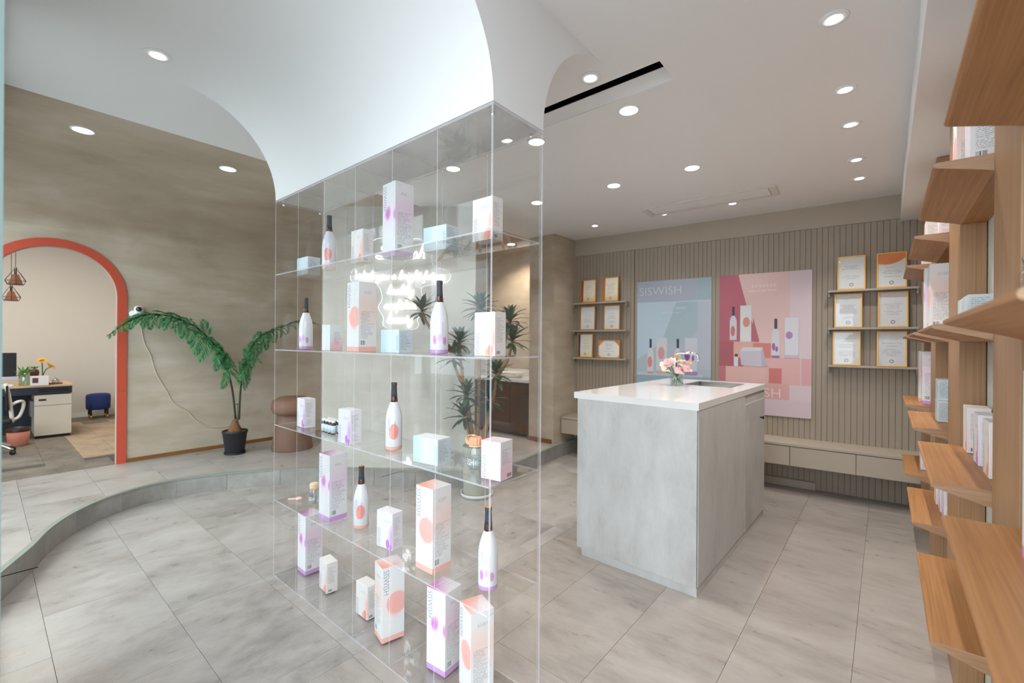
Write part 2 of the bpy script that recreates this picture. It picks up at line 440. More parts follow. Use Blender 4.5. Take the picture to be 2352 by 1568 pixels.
# niche behind the neon wall
struct(MB().box(-5.3, -3.12, 4.55, 4.65, 0, ZC).build('wall_niche', M['plaster']))
# --- neon wall, standing diagonally on the platform edge
NA, NB = Vector((-3.815, 1.945, 0)), Vector((-2.765, 2.785, 0)); NU = (NB-NA).normalized(); NL = (NB-NA).length
NW = Matrix.Translation(NA) @ Matrix.Rotation(math.atan2(NU.y, NU.x), 4, 'Z')
nwl = MB().box(0, NL, 0, .09, STEP, ZC+.02).build('wall_neon', M['plaster_grey']); struct(nwl); nwl.matrix_world = NW
# --- left wall with the arch
AY, AZ, RI, RO = .40, 1.63, .385, .45
XL = -5.25
wl = MB()
arc = [(AY+RI*math.cos(t*math.pi/24), AZ+RI*math.sin(t*math.pi/24)) for t in range(25)]
for X, s in ((XL, 1), (XL-.05, -1)):
    wl.add([(X, -.02, 0), (X, AY-RI, 0), (X, AY-RI, 2.7), (X, -.02, 2.7)], [(0, 1, 2, 3)])
    wl.add([(X, AY+RI, 0), (X, 4.9, 0), (X, 4.9, 2.7), (X, AY+RI, 2.7)], [(0, 1, 2, 3)])
    for i in range(24):
        (ya, za), (yb, zb) = arc[i], arc[i+1]
        wl.add([(X, ya, za), (X, yb, zb), (X, yb, 2.7), (X, ya, 2.7)], [(0, 1, 2, 3)])
wl = wl.build('wall_left', M['plaster'], fixn=False); struct(wl)
def ring_piece(path_in, path_out, x0, x1, name, m, parent):
    mb = MB()
    for i in range(len(path_in)-1):
        a, b, c, d = path_in[i], path_in[i+1], path_out[i+1], path_out[i]
        vs = [(x0, *a), (x0, *b), (x0, *c), (x0, *d), (x1, *a), (x1, *b), (x1, *c), (x1, *d)]
        mb.add(vs, [(0, 1, 2, 3), (7, 6, 5, 4), (0, 4, 5, 1), (2, 6, 7, 3)]+([(3, 7, 4, 0)] if i == 0 else [])+([(1, 5, 6, 2)] if i == len(path_in)-2 else []))
    return mb.build(name, m, parent)
tr1 = tag(empty('trim_1', (0, 0, 0)), kind='structure')
def arcpath(r): return [(AY+r*math.cos(t*math.pi/24), AZ+r*math.sin(t*math.pi/24)) for t in range(25)]
JZ = .79
ring_piece([(AY+RI, JZ+.004)]+arcpath(RI)+[(AY-RI, JZ+.004)], [(AY+RO, JZ+.004)]+arcpath(RO)+[(AY-RO, JZ+.004)], XL-.001, XL+.014, 'arch_board', M['coral'], tr1)
for s in (1, -1):
    ring_piece([(AY+s*RI, STEP), (AY+s*RI, JZ)], [(AY+s*RO, STEP), (AY+s*RO, JZ)], XL-.001, XL+.014, 'jamb_board', M['coral'], tr1)
ring_piece([(AY+RI-.003, STEP)]+arcpath(RI-.003)+[(AY-RI+.003, STEP)], [(AY+RI+.001, STEP)]+arcpath(RI+.001)+[(AY-RI-.001, STEP)], XL-.05, XL-.002, 'arch_lining', mat('arch_reveal', (206, 178, 166), .7), tr1)
struct(MB().box(XL, XL+.01, AY+RO, 4.55, STEP, STEP+.036).build('baseboard_left', M['skirt']))
# --- shop front: fixed panes, open doorway around the camera
wn = MB().box(-1.55, -1.0, .008, .0212, .03, 2.40).build('window_1', [M['glass'], M['glass_edge']]); struct(wn)
for p in wn.data.polygons:
    if abs(p.normal.y) < .5: p.material_index = 1
wn3 = MB().box(-3.08, -2.35, .010, .0235, .03, 2.40).build('window_3', [M['glass'], M['glass_edge']]); struct(wn3)
for p in wn3.data.polygons:
    if abs(p.normal.y) < .5: p.material_index = 1
struct(MB().box(-2.35, -1.55, -.06, .018, 0, 2.40).build('wall_front', M['plaster_grey']))
wn2 = MB().box(-5.2, -3.14, .010, .0235, .17, 2.40).build('window_2', [M['glass'], M['glass_edge']]); struct(wn2)
for p in wn2.data.polygons:
    if abs(p.normal.y) < .5: p.material_index = 1
struct(MB().box(-5.3, .36, -.03, .03, 2.40, ZC).build('trim_2', M['dark']))
struct(MB().box(-3.14, -3.08, -.02, .03, 0, 2.40).build('trim_3', M['dark']))
struct(MB().box(-3.08, -2.35, .0, .035, 0, .03).build('trim_4', M['dark']))
struct(MB().box(-1.55, -1.0, .0, .035, 0, .03).build('trim_5', M['dark']))
struct(MB().box(-14, 8, -9, -.03, -.08, -.03).build('pavement', mat('pavement', (150, 148, 145), .9)))
# --- the office behind the arch
struct(MB().box(-9.0, XL-.12, -1.6, 1.9, 0, STEP-.006).build('floor_office', M['grout']))
of = bpy.data.objects['floor_office']
CG = carpet_mat('grey_carpet', (98, 92, 82), (128, 121, 110), (150, 143, 131)); CB = carpet_mat('beige_carpet', (150, 130, 108), (176, 156, 132), (192, 174, 150))
cg = MB().box(-.249, .249, -.124, .124, -.006, 0).mesh('carpet_tile', CG); cb = MB().box(-.249, .249, -.124, .124, -.006, 0).mesh('carpet_tile', CB)
for r in range(14):
    yy = -1.5+.25*r
    for k in range(8):
        xx = -8.75+.5*k+(.25 if r % 2 else 0)
        if xx+.25 > XL-.11: continue
        inst('carpet_tile', cb if (yy > .6 and xx > -8.1) else cg, of, (xx, yy, STEP))
MB().box(-5.62, XL-.001, .016, .784, STEP-.005, STEP+.001).build('threshold_carpet', CG, of)
struct(MB().box(-8.86, -8.78, -1.6, 1.9, 0, 2.7).build('wall_office_back', M['paint_warm']))
struct(MB().box(-8.86, XL-.12, 1.84, 1.92, 0, 2.7).build('wall_office_side', M['paint_warm']))
struct(MB().box(-8.86, XL-.12, -1.62, -1.54, 0, 2.7).build('wall_office_far', M['paint_warm']))
struct(MB().box(-8.86, XL-.12, -1.62, 1.92, 2.62, 2.7).build('ceiling_office', M['paint']))
struct(MB().box(-8.78, -8.768, -1.5, 1.84, STEP, STEP+.06).build('baseboard_office', M['paint']))

# ================================================================== LIGHT FITTINGS
ring_me = MB().lathe([(.0262, -.0005), (.0264, -.004), (.046, -.003), (.0475, 0), (.0262, 0)], 28, cap=False).mesh('trim_ring', M['paint'])
ringb_me = MB().lathe([(.0447, -.0005), (.0449, -.004), (.0535, -.003), (.0545, 0), (.0447, 0)], 28, cap=False).mesh('trim_ring', M['paint'])
lens_me = MB().lathe([(.0001, -.0012), (.0245, -.0012), (.0255, .0)], 28, cap=False).mesh('lens', M['led'])
lensc_me = MB().lathe([(.0001, -.0012), (.0245, -.0012), (.0255, .0)], 28, cap=False).mesh('lens', M['led_cool'])
lensb_me = MB().lathe([(.0001, -.002), (.0435, -.002), (.0445, .0)], 28, cap=False).mesh('lens', M['led'])
def spot(parent, watt, deg, blend, col, r=.02, z=-.012, tilt=(0, 0)):
    l = bpy.data.lights.new('lamp', 'SPOT'); l.energy = watt*LAMP; l.spot_size = math.radians(deg); l.spot_blend = blend; l.color = col; l.shadow_soft_size = r
    o = bpy.data.objects.new('lamp', l); put(o, parent); o.location = (0, 0, z); o.rotation_euler = (tilt[0], tilt[1], 0); return o
WARM = (1, .95, .89); NEUT = (1, .975, .94); COOL = (.95, .98, 1)
def downlight(x, y, kind, label, watt=14, deg=100, col=NEUT, group='recessed ceiling downlights'):
    t = empty('downlight', (x, y, ZC), 0, label, 'downlight', group)
    big = kind == 'b'
    inst('trim_ring', ringb_me if big else ring_me, t)
    inst('lens', lensb_me if big else (lensc_me if kind == 'c' else lens_me), t)
    spot(t, watt, deg, .6, col, .03 if big else .012)
    return t
rows = ['nearest the shop front', 'second from the shop front', 'third from the shop front', 'fourth from the shop front', 'nearest the panelled wall']
for yy, r in zip((1.99, 2.58, 3.01, 3.61, 4.03), rows):
    downlight(-.15, yy, 'c', 'small downlight in the row beside the wooden shelves, %s' % r, 21, 100, NEUT)
downlight(-1.02, 1.75, 's', 'small ringed downlight between the white bulkhead and the torn air slot', 9, 90)
for yy, r in zip((2.12, 3.09), ('beside the torn air slot', 'above the stone counter, further from the torn air slot')):
    downlight(-1.01, yy, 'b', 'large bright downlight %s' % r, 16, 130, WARM)
downlight(-1.59, 2.11, 'b', 'large bright downlight just past the display case corner', 16, 130, WARM)
downlight(-1.58, 3.07, 'b', 'large bright downlight in the middle of the ceiling between counter and neon wall', 16, 130, WARM)
downlight(-2.28, 2.08, 'b', 'large bright downlight seen through the display case beside the neon wall', 16, 130, WARM)
downlight(-2.28, 3.04, 'b', 'large bright downlight above the dracaena, seen through the case edge', 16, 130, WARM)
for xx, yy, r in ((-1.0, 4.09, 'under the right end of the ceiling vent'), (-1.57, 4.04, 'under the left end of the ceiling vent'), (-2.27, 4.01, 'over the left certificate ledges')):
    downlight(xx, yy, 'c', 'small cool downlight %s' % r, 8, 100, NEUT)
downlight(-2.33, .47, 's', 'small ringed downlight in front of the white bulkhead by the shop front', 8, 90)
downlight(-3.5, .37, 'b', 'bright downlight in the brown soffit above the coral arch', 15, 120, WARM)
downlight(-3.5, 1.10, 'b', 'bright downlight in the brown soffit beside the white bulkhead', 15, 120, WARM)
downlight(-3.5, 4.15, 'b', 'added unseen downlight in the brown soffit brightening the niche washstand', 46, 140, (1, .88, .72))  # extra unseen lamp, added to brighten the niche wall
downlight(-3.5, 3.3, 'b', 'bright downlight in the brown soffit behind the neon wall', 15, 120, WARM)
# ceiling air vent
cv = empty('ceiling_vent', (-1.16, 3.91, ZC), math.radians(2.2), 'long white air vent recessed in the ceiling near the panelled wall', 'vent')
MB().box(-.52, .52, -.135, -.105, -.012, 0, bev=.004).box(-.52, .52, .105, .135, -.012, 0, bev=.004).box(-.52, -.47, -.105, .105, -.012, 0).box(.47, .52, -.105, .105, -.012, 0).build('frame', M['paint_warm'], cv)
MB().box(-.465, .465, -.095, .085, -.010, -.002, bev=.002).build('panel', M['paint'], cv)
MB().box(-.47, .47, .086, .105, -.002, -.0005).build('gap', M['dark'], cv)
# unseen glowing panel added to brighten the office
pnl = empty('added_office_light', (-7.0, .2, 2.62), 0, 'added unseen square light panel on the office ceiling', 'added light')
MB().box(-.31, .31, -.31, .31, -.02, 0).build('frame', M['paint'], pnl)
MB().box(-.29, .29, -.29, .29, -.0215, -.0201).build('glow_panel', mat('added_panel_glow', (255, 255, 255), .5, emit=(255, 240, 218), es=26*LAMP), pnl)

# ================================================================== PRINTED PACKAGING
def print_mat(name, w, d, h, base, blobs=(), band=None, bandh=.06, side=None, sidev=(.3, .7), top=None, text=(), bars=None, panel=None, seed=0., rough=.42):
    """carton print: blobs (u,v,ru,rv,soft,rgb,alpha) on the front, text blocks (face,u0,u1,v0,v1,row,alpha), bar code, foot band"""
    m, nt, b = newmat(name); g = G(nt)
    x, y, z = g.coords(); nx, ny, nz = g.nrm()
    u = g.add(g.mul(x, 1/w), .5); s = g.add(g.mul(y, 1/d), .5); v = g.mul(z, 1/h)
    front = g.lt(ny, -.5); sd = g.gt(g.m('ABSOLUTE', nx), .5); tp = g.gt(nz, .5)
    col = lin(base)+(1,)
    if panel:   # coloured panel on front left part
        for (u0, u1, rgb) in panel: col = g.mix(g.mul(front, g.step(u, u0, u1)), col, lin(rgb)+(1,))
    for (cu, cv_, ru, rv, soft, rgb, al) in blobs:
        du = g.mul(g.sub(u, cu), 1/ru); dv = g.mul(g.sub(v, cv_), 1/rv)
        dist = g.m('SQRT', g.add(g.mul(du, du), g.mul(dv, dv)))
        col = g.mix(g.mul(g.mul(g.step(dist, 1-soft, 1, 1, 0), al), front), col, lin(rgb)+(1,))
    if side:
        tint = g.mul(g.step(v, sidev[0], (sidev[0]+sidev[1])/2), g.step(v, (sidev[0]+sidev[1])/2, sidev[1], 1, 0))
        col = g.mix(g.mul(g.mul(tint, .9), sd), col, lin(side)+(1,))
    if top: col = g.mix(g.mul(tp, g.step(g.add(u, s), .3, 1.5, 1, .1)), col, lin(top)+(1,))
    for (fc, u0, u1, v0, v1, rows_, al) in text:
        q, mk = {'f': (u, front), 's': (s, sd)}[fc]
        if fc == 's': q = g.m('ABSOLUTE', g.sub(q, g.mul(g.lt(nx, 0.), 1.)))
        vv = g.mul(v, rows_/(v1-v0)); row = g.m('FLOOR', vv); fr = g.m('FRACT', vv)
        rnd = g.white(g.vec(row, seed, 1.3)); endu = g.add(u0, g.mul(g.add(g.mul(rnd, .55), .45), u1-u0))
        word = g.gt(g.white(g.vec(g.m('FLOOR', g.mul(q, 46.)), row, seed)), .22)
        ink = g.mul(g.mul(g.rng(fr, .28, .72), word), g.mul(g.mul(g.gt(q, u0), g.lt(q, endu)), g.rng(v, v0, v1)))
        col = g.mix(g.mul(g.mul(ink, mk), al), col, lin((88, 92, 104))+(1,))
    if bars:
        u0, u1, v0, v1 = bars
        q = g.m('ABSOLUTE', g.sub(s, g.mul(g.lt(nx, 0.), 1.)))
        bar = g.gt(g.white(g.vec(g.m('FLOOR', g.mul(q, 90.)), seed, 4.)), .45)
        col = g.mix(g.mul(g.mul(bar, sd), g.mul(g.rng(q, u0, u1), g.rng(v, v0, v1))), col, lin((90, 104, 112))+(1,))
    if band: col = g.mix(g.mul(g.lt(v, bandh), g.lt(g.m('ABSOLUTE', nz), .5)), col, lin(band)+(1,))
    g.link(col, b.inputs['Base Color']); b.inputs['Roughness'].default_value = rough; b.inputs['Coat Weight'].default_value = .08
    return m
PUR, PNK, PCH, CRL, ORG, TEA, SKY = (196, 84, 200), (222, 128, 196), (250, 176, 160), (246, 130, 118), (250, 176, 70), (190, 232, 218), (192, 215, 225)
kinds = {}
def kind(key, w, d, h, pm, letters=None):
    me = MB().box(-w/2, w/2, -d/2, d/2, 0, h, bev=.0012).mesh('product_box', pm)
    kinds[key] = (w, d, h, me, letters)
SIS = text_mesh('SISWISH', 1.0, thin=.014)
def fit_text(me, W=None):
    xs = [v.co.x for v in me.vertices]; return min(xs), max(xs)
def vertical_letters(length, up=False):
    """SISWISH turned to read down (or up) a face; origin at its lower left corner, in the XZ plane"""
    x0, x1 = fit_text(SIS); k = length/(x1-x0); me = SIS.copy()
    for v in me.vertices:
        a, b_ = (v.co.x-x0)*k, v.co.y*k*1.25
        v.co = Vector((b_, 0, length-a)) if not up else Vector((-b_, 0, a))
    me.materials.clear(); me.materials.append(M['ink']); return me
CJ = {}
def cj_mesh(txt, size, mt='ink'):
    me = text_mesh(txt, size, 'LEFT', 2)
    for v in me.vertices: v.co = Vector((v.co.x, 0, v.co.y))
    me.materials.clear(); me.materials.append(M[mt]); return me
VL_T, VL_M, VL_B = vertical_letters(.10), vertical_letters(.072), vertical_letters(.058)
W_ = .097
kind('tall_purple', W_, .09, .31, print_mat('carton_grape', W_, .09, .31, (232, 232, 233),
     blobs=[(.55, .56, .75, .30, .95, (240, 214, 232), .75), (.42, .58, .28, .115, .75, PUR, .8), (.5, .62, .18, .09, .5, PNK, .55), (.96, .55, .13, .10, .7, PUR, .75)], band=(206, 158, 214), bandh=.07,
     side=(232, 208, 224), sidev=(.28, .95), top=(206, 120, 186), text=[('s', .12, .9, .18, .60, 26, .5), ('s', .3, .75, .83, .87, 2, .55)], bars=(.1, .36, .095, .16), seed=1.), VL_T)
kind('tall_peach', W_, .09, .31, print_mat('carton_peach', W_, .09, .31, (233, 232, 231),
     blobs=[(.45, .50, .85, .28, .95, (250, 224, 216), .7), (.66, .50, .50, .16, .16, CRL, .55), (.60, .42, .42, .13, .5, PCH, .5)], band=(244, 186, 172), bandh=.07,
     side=(240, 214, 204), sidev=(.3, .95), top=(248, 168, 148), text=[('s', .12, .9, .18, .58, 26, .5), ('s', .3, .75, .83, .87, 2, .55)], bars=(.1, .36, .095, .16), seed=2.), VL_T)
kind('slim_purple', .095, .055, .148, print_mat('carton_slim_grape', .095, .055, .148, (233, 229, 233),
     blobs=[(.95, .34, .30, .55, .95, (208, 150, 220), .85), (.70, .14, .13, .16, .35, (190, 90, 206), .8), (.88, .08, .10, .10, .4, (176, 84, 200), .8), (.55, .10, .0001, .0001, .1, PUR, 0)],
     text=[('s', .14, .88, .36, .86, 18, .5), ('s', .14, .88, .08, .30, 7, .45), ('f', .45, .95, .70, .80, 4, .35)], seed=3.), VL_M)
kind('slim_peach', .095, .055, .148, print_mat('carton_slim_peach', .095, .055, .148, (235, 229, 226),
     blobs=[(1.0, .40, .34, .5, .95, (250, 176, 156), .85), (.78, .13, .16, .16, .35, (246, 120, 110), .75), (.62, .09, .10, .11, .5, ORG, .75)],
     text=[('s', .14, .88, .30, .86, 20, .5), ('f', .45, .95, .74, .82, 4, .35)], bars=(.15, .5, .05, .12), seed=4.), VL_M)
kind('blue', .125, .07, .095, print_mat('carton_blue', .125, .07, .095, (230, 234, 235), panel=[(.72, .1, SKY), (.5, .62, (214, 229, 235))],
     text=[('s', .1, .92, .1, .9, 13, .5), ('f', .06, .5, .06, .14, 2, .4)], side=(198, 214, 221), sidev=(-.6, 1.6), seed=5.), VL_B)
kind('cup', .078, .07, .125, print_mat('carton_cup', .078, .07, .125, (234, 231, 234), blobs=[(.35, .0, .8, .55, .95, (246, 198, 214), .9), (.62, .38, .16, .10, .3, (238, 240, 236), .8), (.60, .16, .2, .16, .4, TEA, .5)],
     side=(246, 206, 218), sidev=(-.5, .75), top=(248, 206, 210), text=[('s', .12, .9, .40, .80, 10, .5), ('f', .2, .7, .86, .92, 2, .4)], bars=(.55, .9, .05, .14), seed=6.), VL_M)
kind('mint', .078, .066, .125, print_mat('carton_mint', .078, .066, .125, (228, 235, 233), blobs=[(.1, .1, .5, .8, .9, (246, 236, 240), .8)], side=(240, 190, 196), sidev=(-.5, .7), top=TEA,
     text=[('s', .3, .85, .22, .72, 11, .5), ('f', .15, .4, .86, .95, 3, .3)], seed=7.), None)
BOXES = 'skin care cartons'
def product_box(key, loc, rz, label, group='product cartons in the display case'):
    w, d, h, me, lt = kinds[key]
    o = inst('product_box', me, None, loc, rz); tag(o, label, 'box', group)
    if lt:
        ex = {'tall_purple': (-w/2+.006, h-.112), 'tall_peach': (-w/2+.006, h-.112), 'slim_purple': (-w/2+.006, .006), 'slim_peach': (-w/2+.006, .006), 'blue': (w/2-.017, .012), 'cup': (-w/2+.004, .006)}[key]
        inst('lettering', lt, o, (ex[0], -d/2-.0003, ex[1]))
    return o
def corner_box(key, nx, ny, z, deg, label):
    """placed by its front right foot"""
    w, d, h, me, lt = kinds[key]; a = math.radians(deg)
    c = Vector((nx, ny))+Vector((math.cos(a)*-w/2-math.sin(a)*d/2, math.sin(a)*-w/2+math.cos(a)*d/2))
    return product_box(key, (c.x, c.y, z), a, label)
def bottle_print(name, blobs, band):
    m, nt, b = newmat(name); g = G(nt); x, y, z = g.coords()
    ang = g.m('ARCTAN2', x, g.mul(y, -1.)); col = lin((228, 229, 234))+(1,)
    for (ca, cz_, ra, rz_, soft, rgb, al) in blobs:
        du = g.mul(g.sub(ang, ca), 1/ra); dv = g.mul(g.sub(z, cz_), 1/rz_)
        dist = g.m('SQRT', g.add(g.mul(du, du), g.mul(dv, dv)))
        col = g.mix(g.mul(g.step(dist, 1-soft, 1, 1, 0), al), col, lin(rgb)+(1,))
    ink = g.mul(g.mul(g.rng(ang, .62, .80), g.rng(z, .055, .12)), g.rng(g.m('FRACT', g.mul(ang, 18.)), .2, .7))
    col = g.mix(g.mul(ink, .5), col, lin((110, 100, 110))+(1,))
    col = g.mix(g.lt(z, .017), col, lin(band)+(1,))
    g.link(col, b.inputs['Base Color']); b.inputs['Roughness'].default_value = .16; b.inputs['Coat Weight'].default_value = .6; b.inputs['Coat Roughness'].default_value = .05
    return m
BP = {'peach': bottle_print('bottle_peach', [(.55, .078, .62, .034, .12, (248, 138, 124), .85), (.25, .066, .35, .024, .5, (248, 170, 156), .6)], (246, 184, 168)),
      'purple': bottle_print('bottle_grape', [(-.15, .055, .32, .026, .6, (204, 84, 206), .75), (.35, .062, .35, .024, .8, (226, 150, 224), .6), (.95, .050, .30, .020, .45, (198, 92, 196), .7)], (206, 158, 216))}
neck_glass = mat('brown_glass', (70, 34, 26), .08, coat=.6)
b_prof = [(.026, 0), (.033, .002), (.0345, .006), (.0345, .105), (.034, .125), (.0315, .145), (.0265, .165), (.0205, .182), (.0165, .193), (.0155, .197)]
nk_prof = [(.0157, .196), (.0148, .205), (.0135, .218), (.0128, .222)]
cp_prof = [(.0137, .214), (.0122, .235), (.0112, .262), (.0122, .264), (.0124, .274), (.0112, .2775)]
sl_prof = [(.0001, .2782), (.0102, .2780), (.0112, .2774)]
bot_me = {k: MB().lathe(b_prof, 36).mesh('body', m) for k, m in BP.items()}
nk_me = MB().lathe(nk_prof, 28).mesh('neck', neck_glass); cp_me = MB().lathe(cp_prof, 28).mesh('capsule', M['foil'])
sl_me = MB().lathe(sl_prof, 28, cap=False).mesh('seal', mat('orange_seal', (230, 140, 40), .4))
def wrap_letters(length, r, ang):
    me = vertical_letters(length)
    for v in me.vertices:
        a = ang+v.co.x/r; v.co = Vector((math.sin(a)*r, -math.cos(a)*r, v.co.z))
    return me
bl_me = wrap_letters(.045, .0346, -.25)
def bottle(kd, x, y, z, rz, label):
    t = empty('wine_bottle', (x, y, z), math.radians(rz), label, 'bottle', 'white drink bottles in the display case')
    inst('body', bot_me[kd], t); inst('neck', nk_me, t); inst('capsule', cp_me, t); inst('seal', sl_me, t)
    inst('lettering', bl_me, t, (0, 0, .088)); return t

# ================================================================== ACRYLIC DISPLAY CASE
CX0, CX1, CY0, CY1 = -2.503, -.929, 1.012, 1.272
case = empty('display_case', (-1.716, 1.142, 0), 0, 'tall clear acrylic display case of cubbies hanging under the white bulkhead', 'display case')
def plate(name, x0, x1, y0, y1, z0, z1, thin):
    o = MB().box(x0+1.716, x1+1.716, y0-1.142, y1-1.142, z0, z1).build(name, [M['acrylic'], M['acrylic_edge']], case)
    ax = 'xyz'.index(thin)
    for p in o.data.polygons:
        if abs(p.normal[ax]) < .5: p.material_index = 1
    return o
plate('top_panel', CX0, CX1, CY0, CY1, 1.988, 1.997, 'z'); plate('bottom_panel', CX0, CX1, CY0, CY1, 0.0008, .008, 'z')
for k in range(1, 5): plate('shelf', CX0+.0065, CX1-.0105, CY0+.001, CY1-.0062, .4*k+.001, .4*k+.007, 'z')
plate('back_panel', CX0+.0065, CX1-.0105, CY1-.006, CY1, .0082, 1.9878, 'y')
plate('side_panel', CX1-.008, CX1, CY0, CY1, .0082, 1.9878, 'x'); plate('side_panel', CX0, CX0+.006, CY0, CY1, .0082, 1.9878, 'x')
for i in range(1, 6):
    xx = CX1-(CX1-CX0)*i/6
    for k in range(5): plate('divider', xx-.002, xx+.002, CY0+.0012, CY1-.0065, .4*k+.0085, .4*k+.3985 if k < 4 else 1.987, 'x')
st = MB().lathe([(.0001, -.016), (.006, -.016), (.007, -.013), (.007, 0)], 16).mesh('standoff', M['chrome'])
for xx in (CX0+.03, CX1-.03):
    for yy in (CY0+.03, CY1-.03): inst('standoff', st, case, (xx+1.716, yy-1.142, 1.988))
Z = [.0088, .4078, .8078, 1.2078, 1.6078]
# bottom tier
corner_box('tall_purple', -2.350, 1.112, Z[0], -2, 'tall grape carton at the far left of the bottom tier, under the baby cup')
corner_box('slim_peach', -2.100, 1.100, Z[0], -6, 'short peach carton on the bottom tier, beside the far left tall grape carton')
corner_box('slim_peach', -1.763, 1.114, Z[0], 0, 'short peach carton on the bottom tier, half hidden by the turned tall peach carton')
product_box('tall_peach', (-1.612, 1.124, Z[0]), math.radians(76), 'tall peach carton turned sideways in the middle of the bottom tier')
corner_box('tall_purple', -1.245, 1.112, Z[0], 5, 'tall grape carton on the bottom tier, beside the front corner peach carton')
corner_box('tall_peach', -1.085, 1.085, Z[0], -20, 'tall peach carton at the front corner of the bottom tier, cut by the picture edge')
# second tier
corner_box('tall_purple', -1.984, 1.050, Z[1], 1, 'tall grape carton on the second tier from the floor, beside the peach bottle')
bottle('peach', -1.832, 1.122, Z[1], 22, 'white bottle with coral spot on the second tier from the floor')
corner_box('slim_purple', -1.523, 1.073, Z[1], 6, 'short grape carton on the second tier from the floor')
corner_box('tall_peach', -1.255, 1.057, Z[1], 0, 'tall peach carton on the second tier from the floor')
bottle('purple', -1.052, 1.134, Z[1], 12, 'white bottle with purple spots at the front corner of the second tier')
# third tier
corner_box('slim_purple', -2.264, 1.063, Z[2], -3, 'short grape carton at the far left of the third tier')
corner_box('slim_purple', -1.76, 1.022, Z[2], 1, 'short grape carton on the third tier, beside the row of small vials')
bottle('peach', -1.563, 1.105, Z[2], 24, 'white bottle with coral spot on the third tier')
corner_box('blue', -1.228, 1.055, Z[2], 6, 'pale blue carton on the third tier, beside the clear water bottle')
corner_box('cup', -.9425, 1.072, Z[2], 7, 'pink and white cup carton at the front corner of the third tier')
# fourth tier
bottle('purple', -2.40, 1.13, Z[3], 20, 'white bottle with purple spots at the far left of the fourth tier')
corner_box('mint', -2.046, 1.08, Z[3], 0, 'small mint and pink carton on the fourth tier')
corner_box('tall_peach', -1.778, 1.07, Z[3], 0, 'tall peach carton on the fourth tier')
corner_box('blue', -1.498, 1.08, Z[3], 0, 'pale blue carton on the fourth tier, below the neon sign')
bottle('purple', -1.30, 1.12, Z[3], 32, 'white bottle with purple spots on the fourth tier, in front of the neon sign')
corner_box('slim_peach', -.987, 1.09, Z[3], 0, 'short peach carton at the front corner of the fourth tier')
# top tier
corner_box('blue', -2.352, 1.115, Z[4], 0, 'pale blue carton at the far left of the top tier')
bottle('peach', -2.155, 1.13, Z[4], 18, 'white bottle with coral spot on the top tier')
corner_box('slim_peach', -1.784, 1.09, Z[4], 0, 'short peach carton on the top tier, left of the tall grape carton')
corner_box('tall_purple', -1.548, 1.094, Z[4], -3, 'tall grape carton on the top tier, in front of the neon sign')
corner_box('blue', -1.281, 1.135, Z[4], 4, 'pale blue carton on the top tier, right of the tall grape carton')
corner_box('slim_peach', -1.03, 1.12, Z[4], 0, 'short peach carton at the front corner of the top tier')
# vials
vg = mat('vial_glass', (64, 40, 30), .1, coat=.5); vl = mat('vial_label', (214, 232, 238), .4); vc = mat('vial_cap', (245, 245, 246), .4)
v_me = (MB().lathe([(.010, 0), (.0115, .0015), (.0115, .046), (.0085, .052), (.0070, .054), (.0070, .058)], 18).mesh('glass_body', vg),
        MB().lathe([(.0117, .006), (.0118, .006), (.0118, .042), (.0117, .042)], 18, cap=False).mesh('label_sleeve', vl),
        MB().lathe([(.0085, .055), (.0088, .056), (.0088, .0655), (.0080, .0665)], 18).mesh('cap', vc))
for r in range(2):
    for k in range(4):
        lb = 'small brown glass vial with pale label, %s of the %s row on the third tier' % (('nearest', 'second', 'third', 'farthest')[k], ('front', 'back')[r])
        t = empty('vial', (-2.022-.0305*k, 1.088+.028*r, Z[2]), .3*k, lb, 'vial', 'small vials on the third tier')
        for nm, me in zip(('glass_body', 'label_sleeve', 'cap'), v_me): inst(nm, me, t)
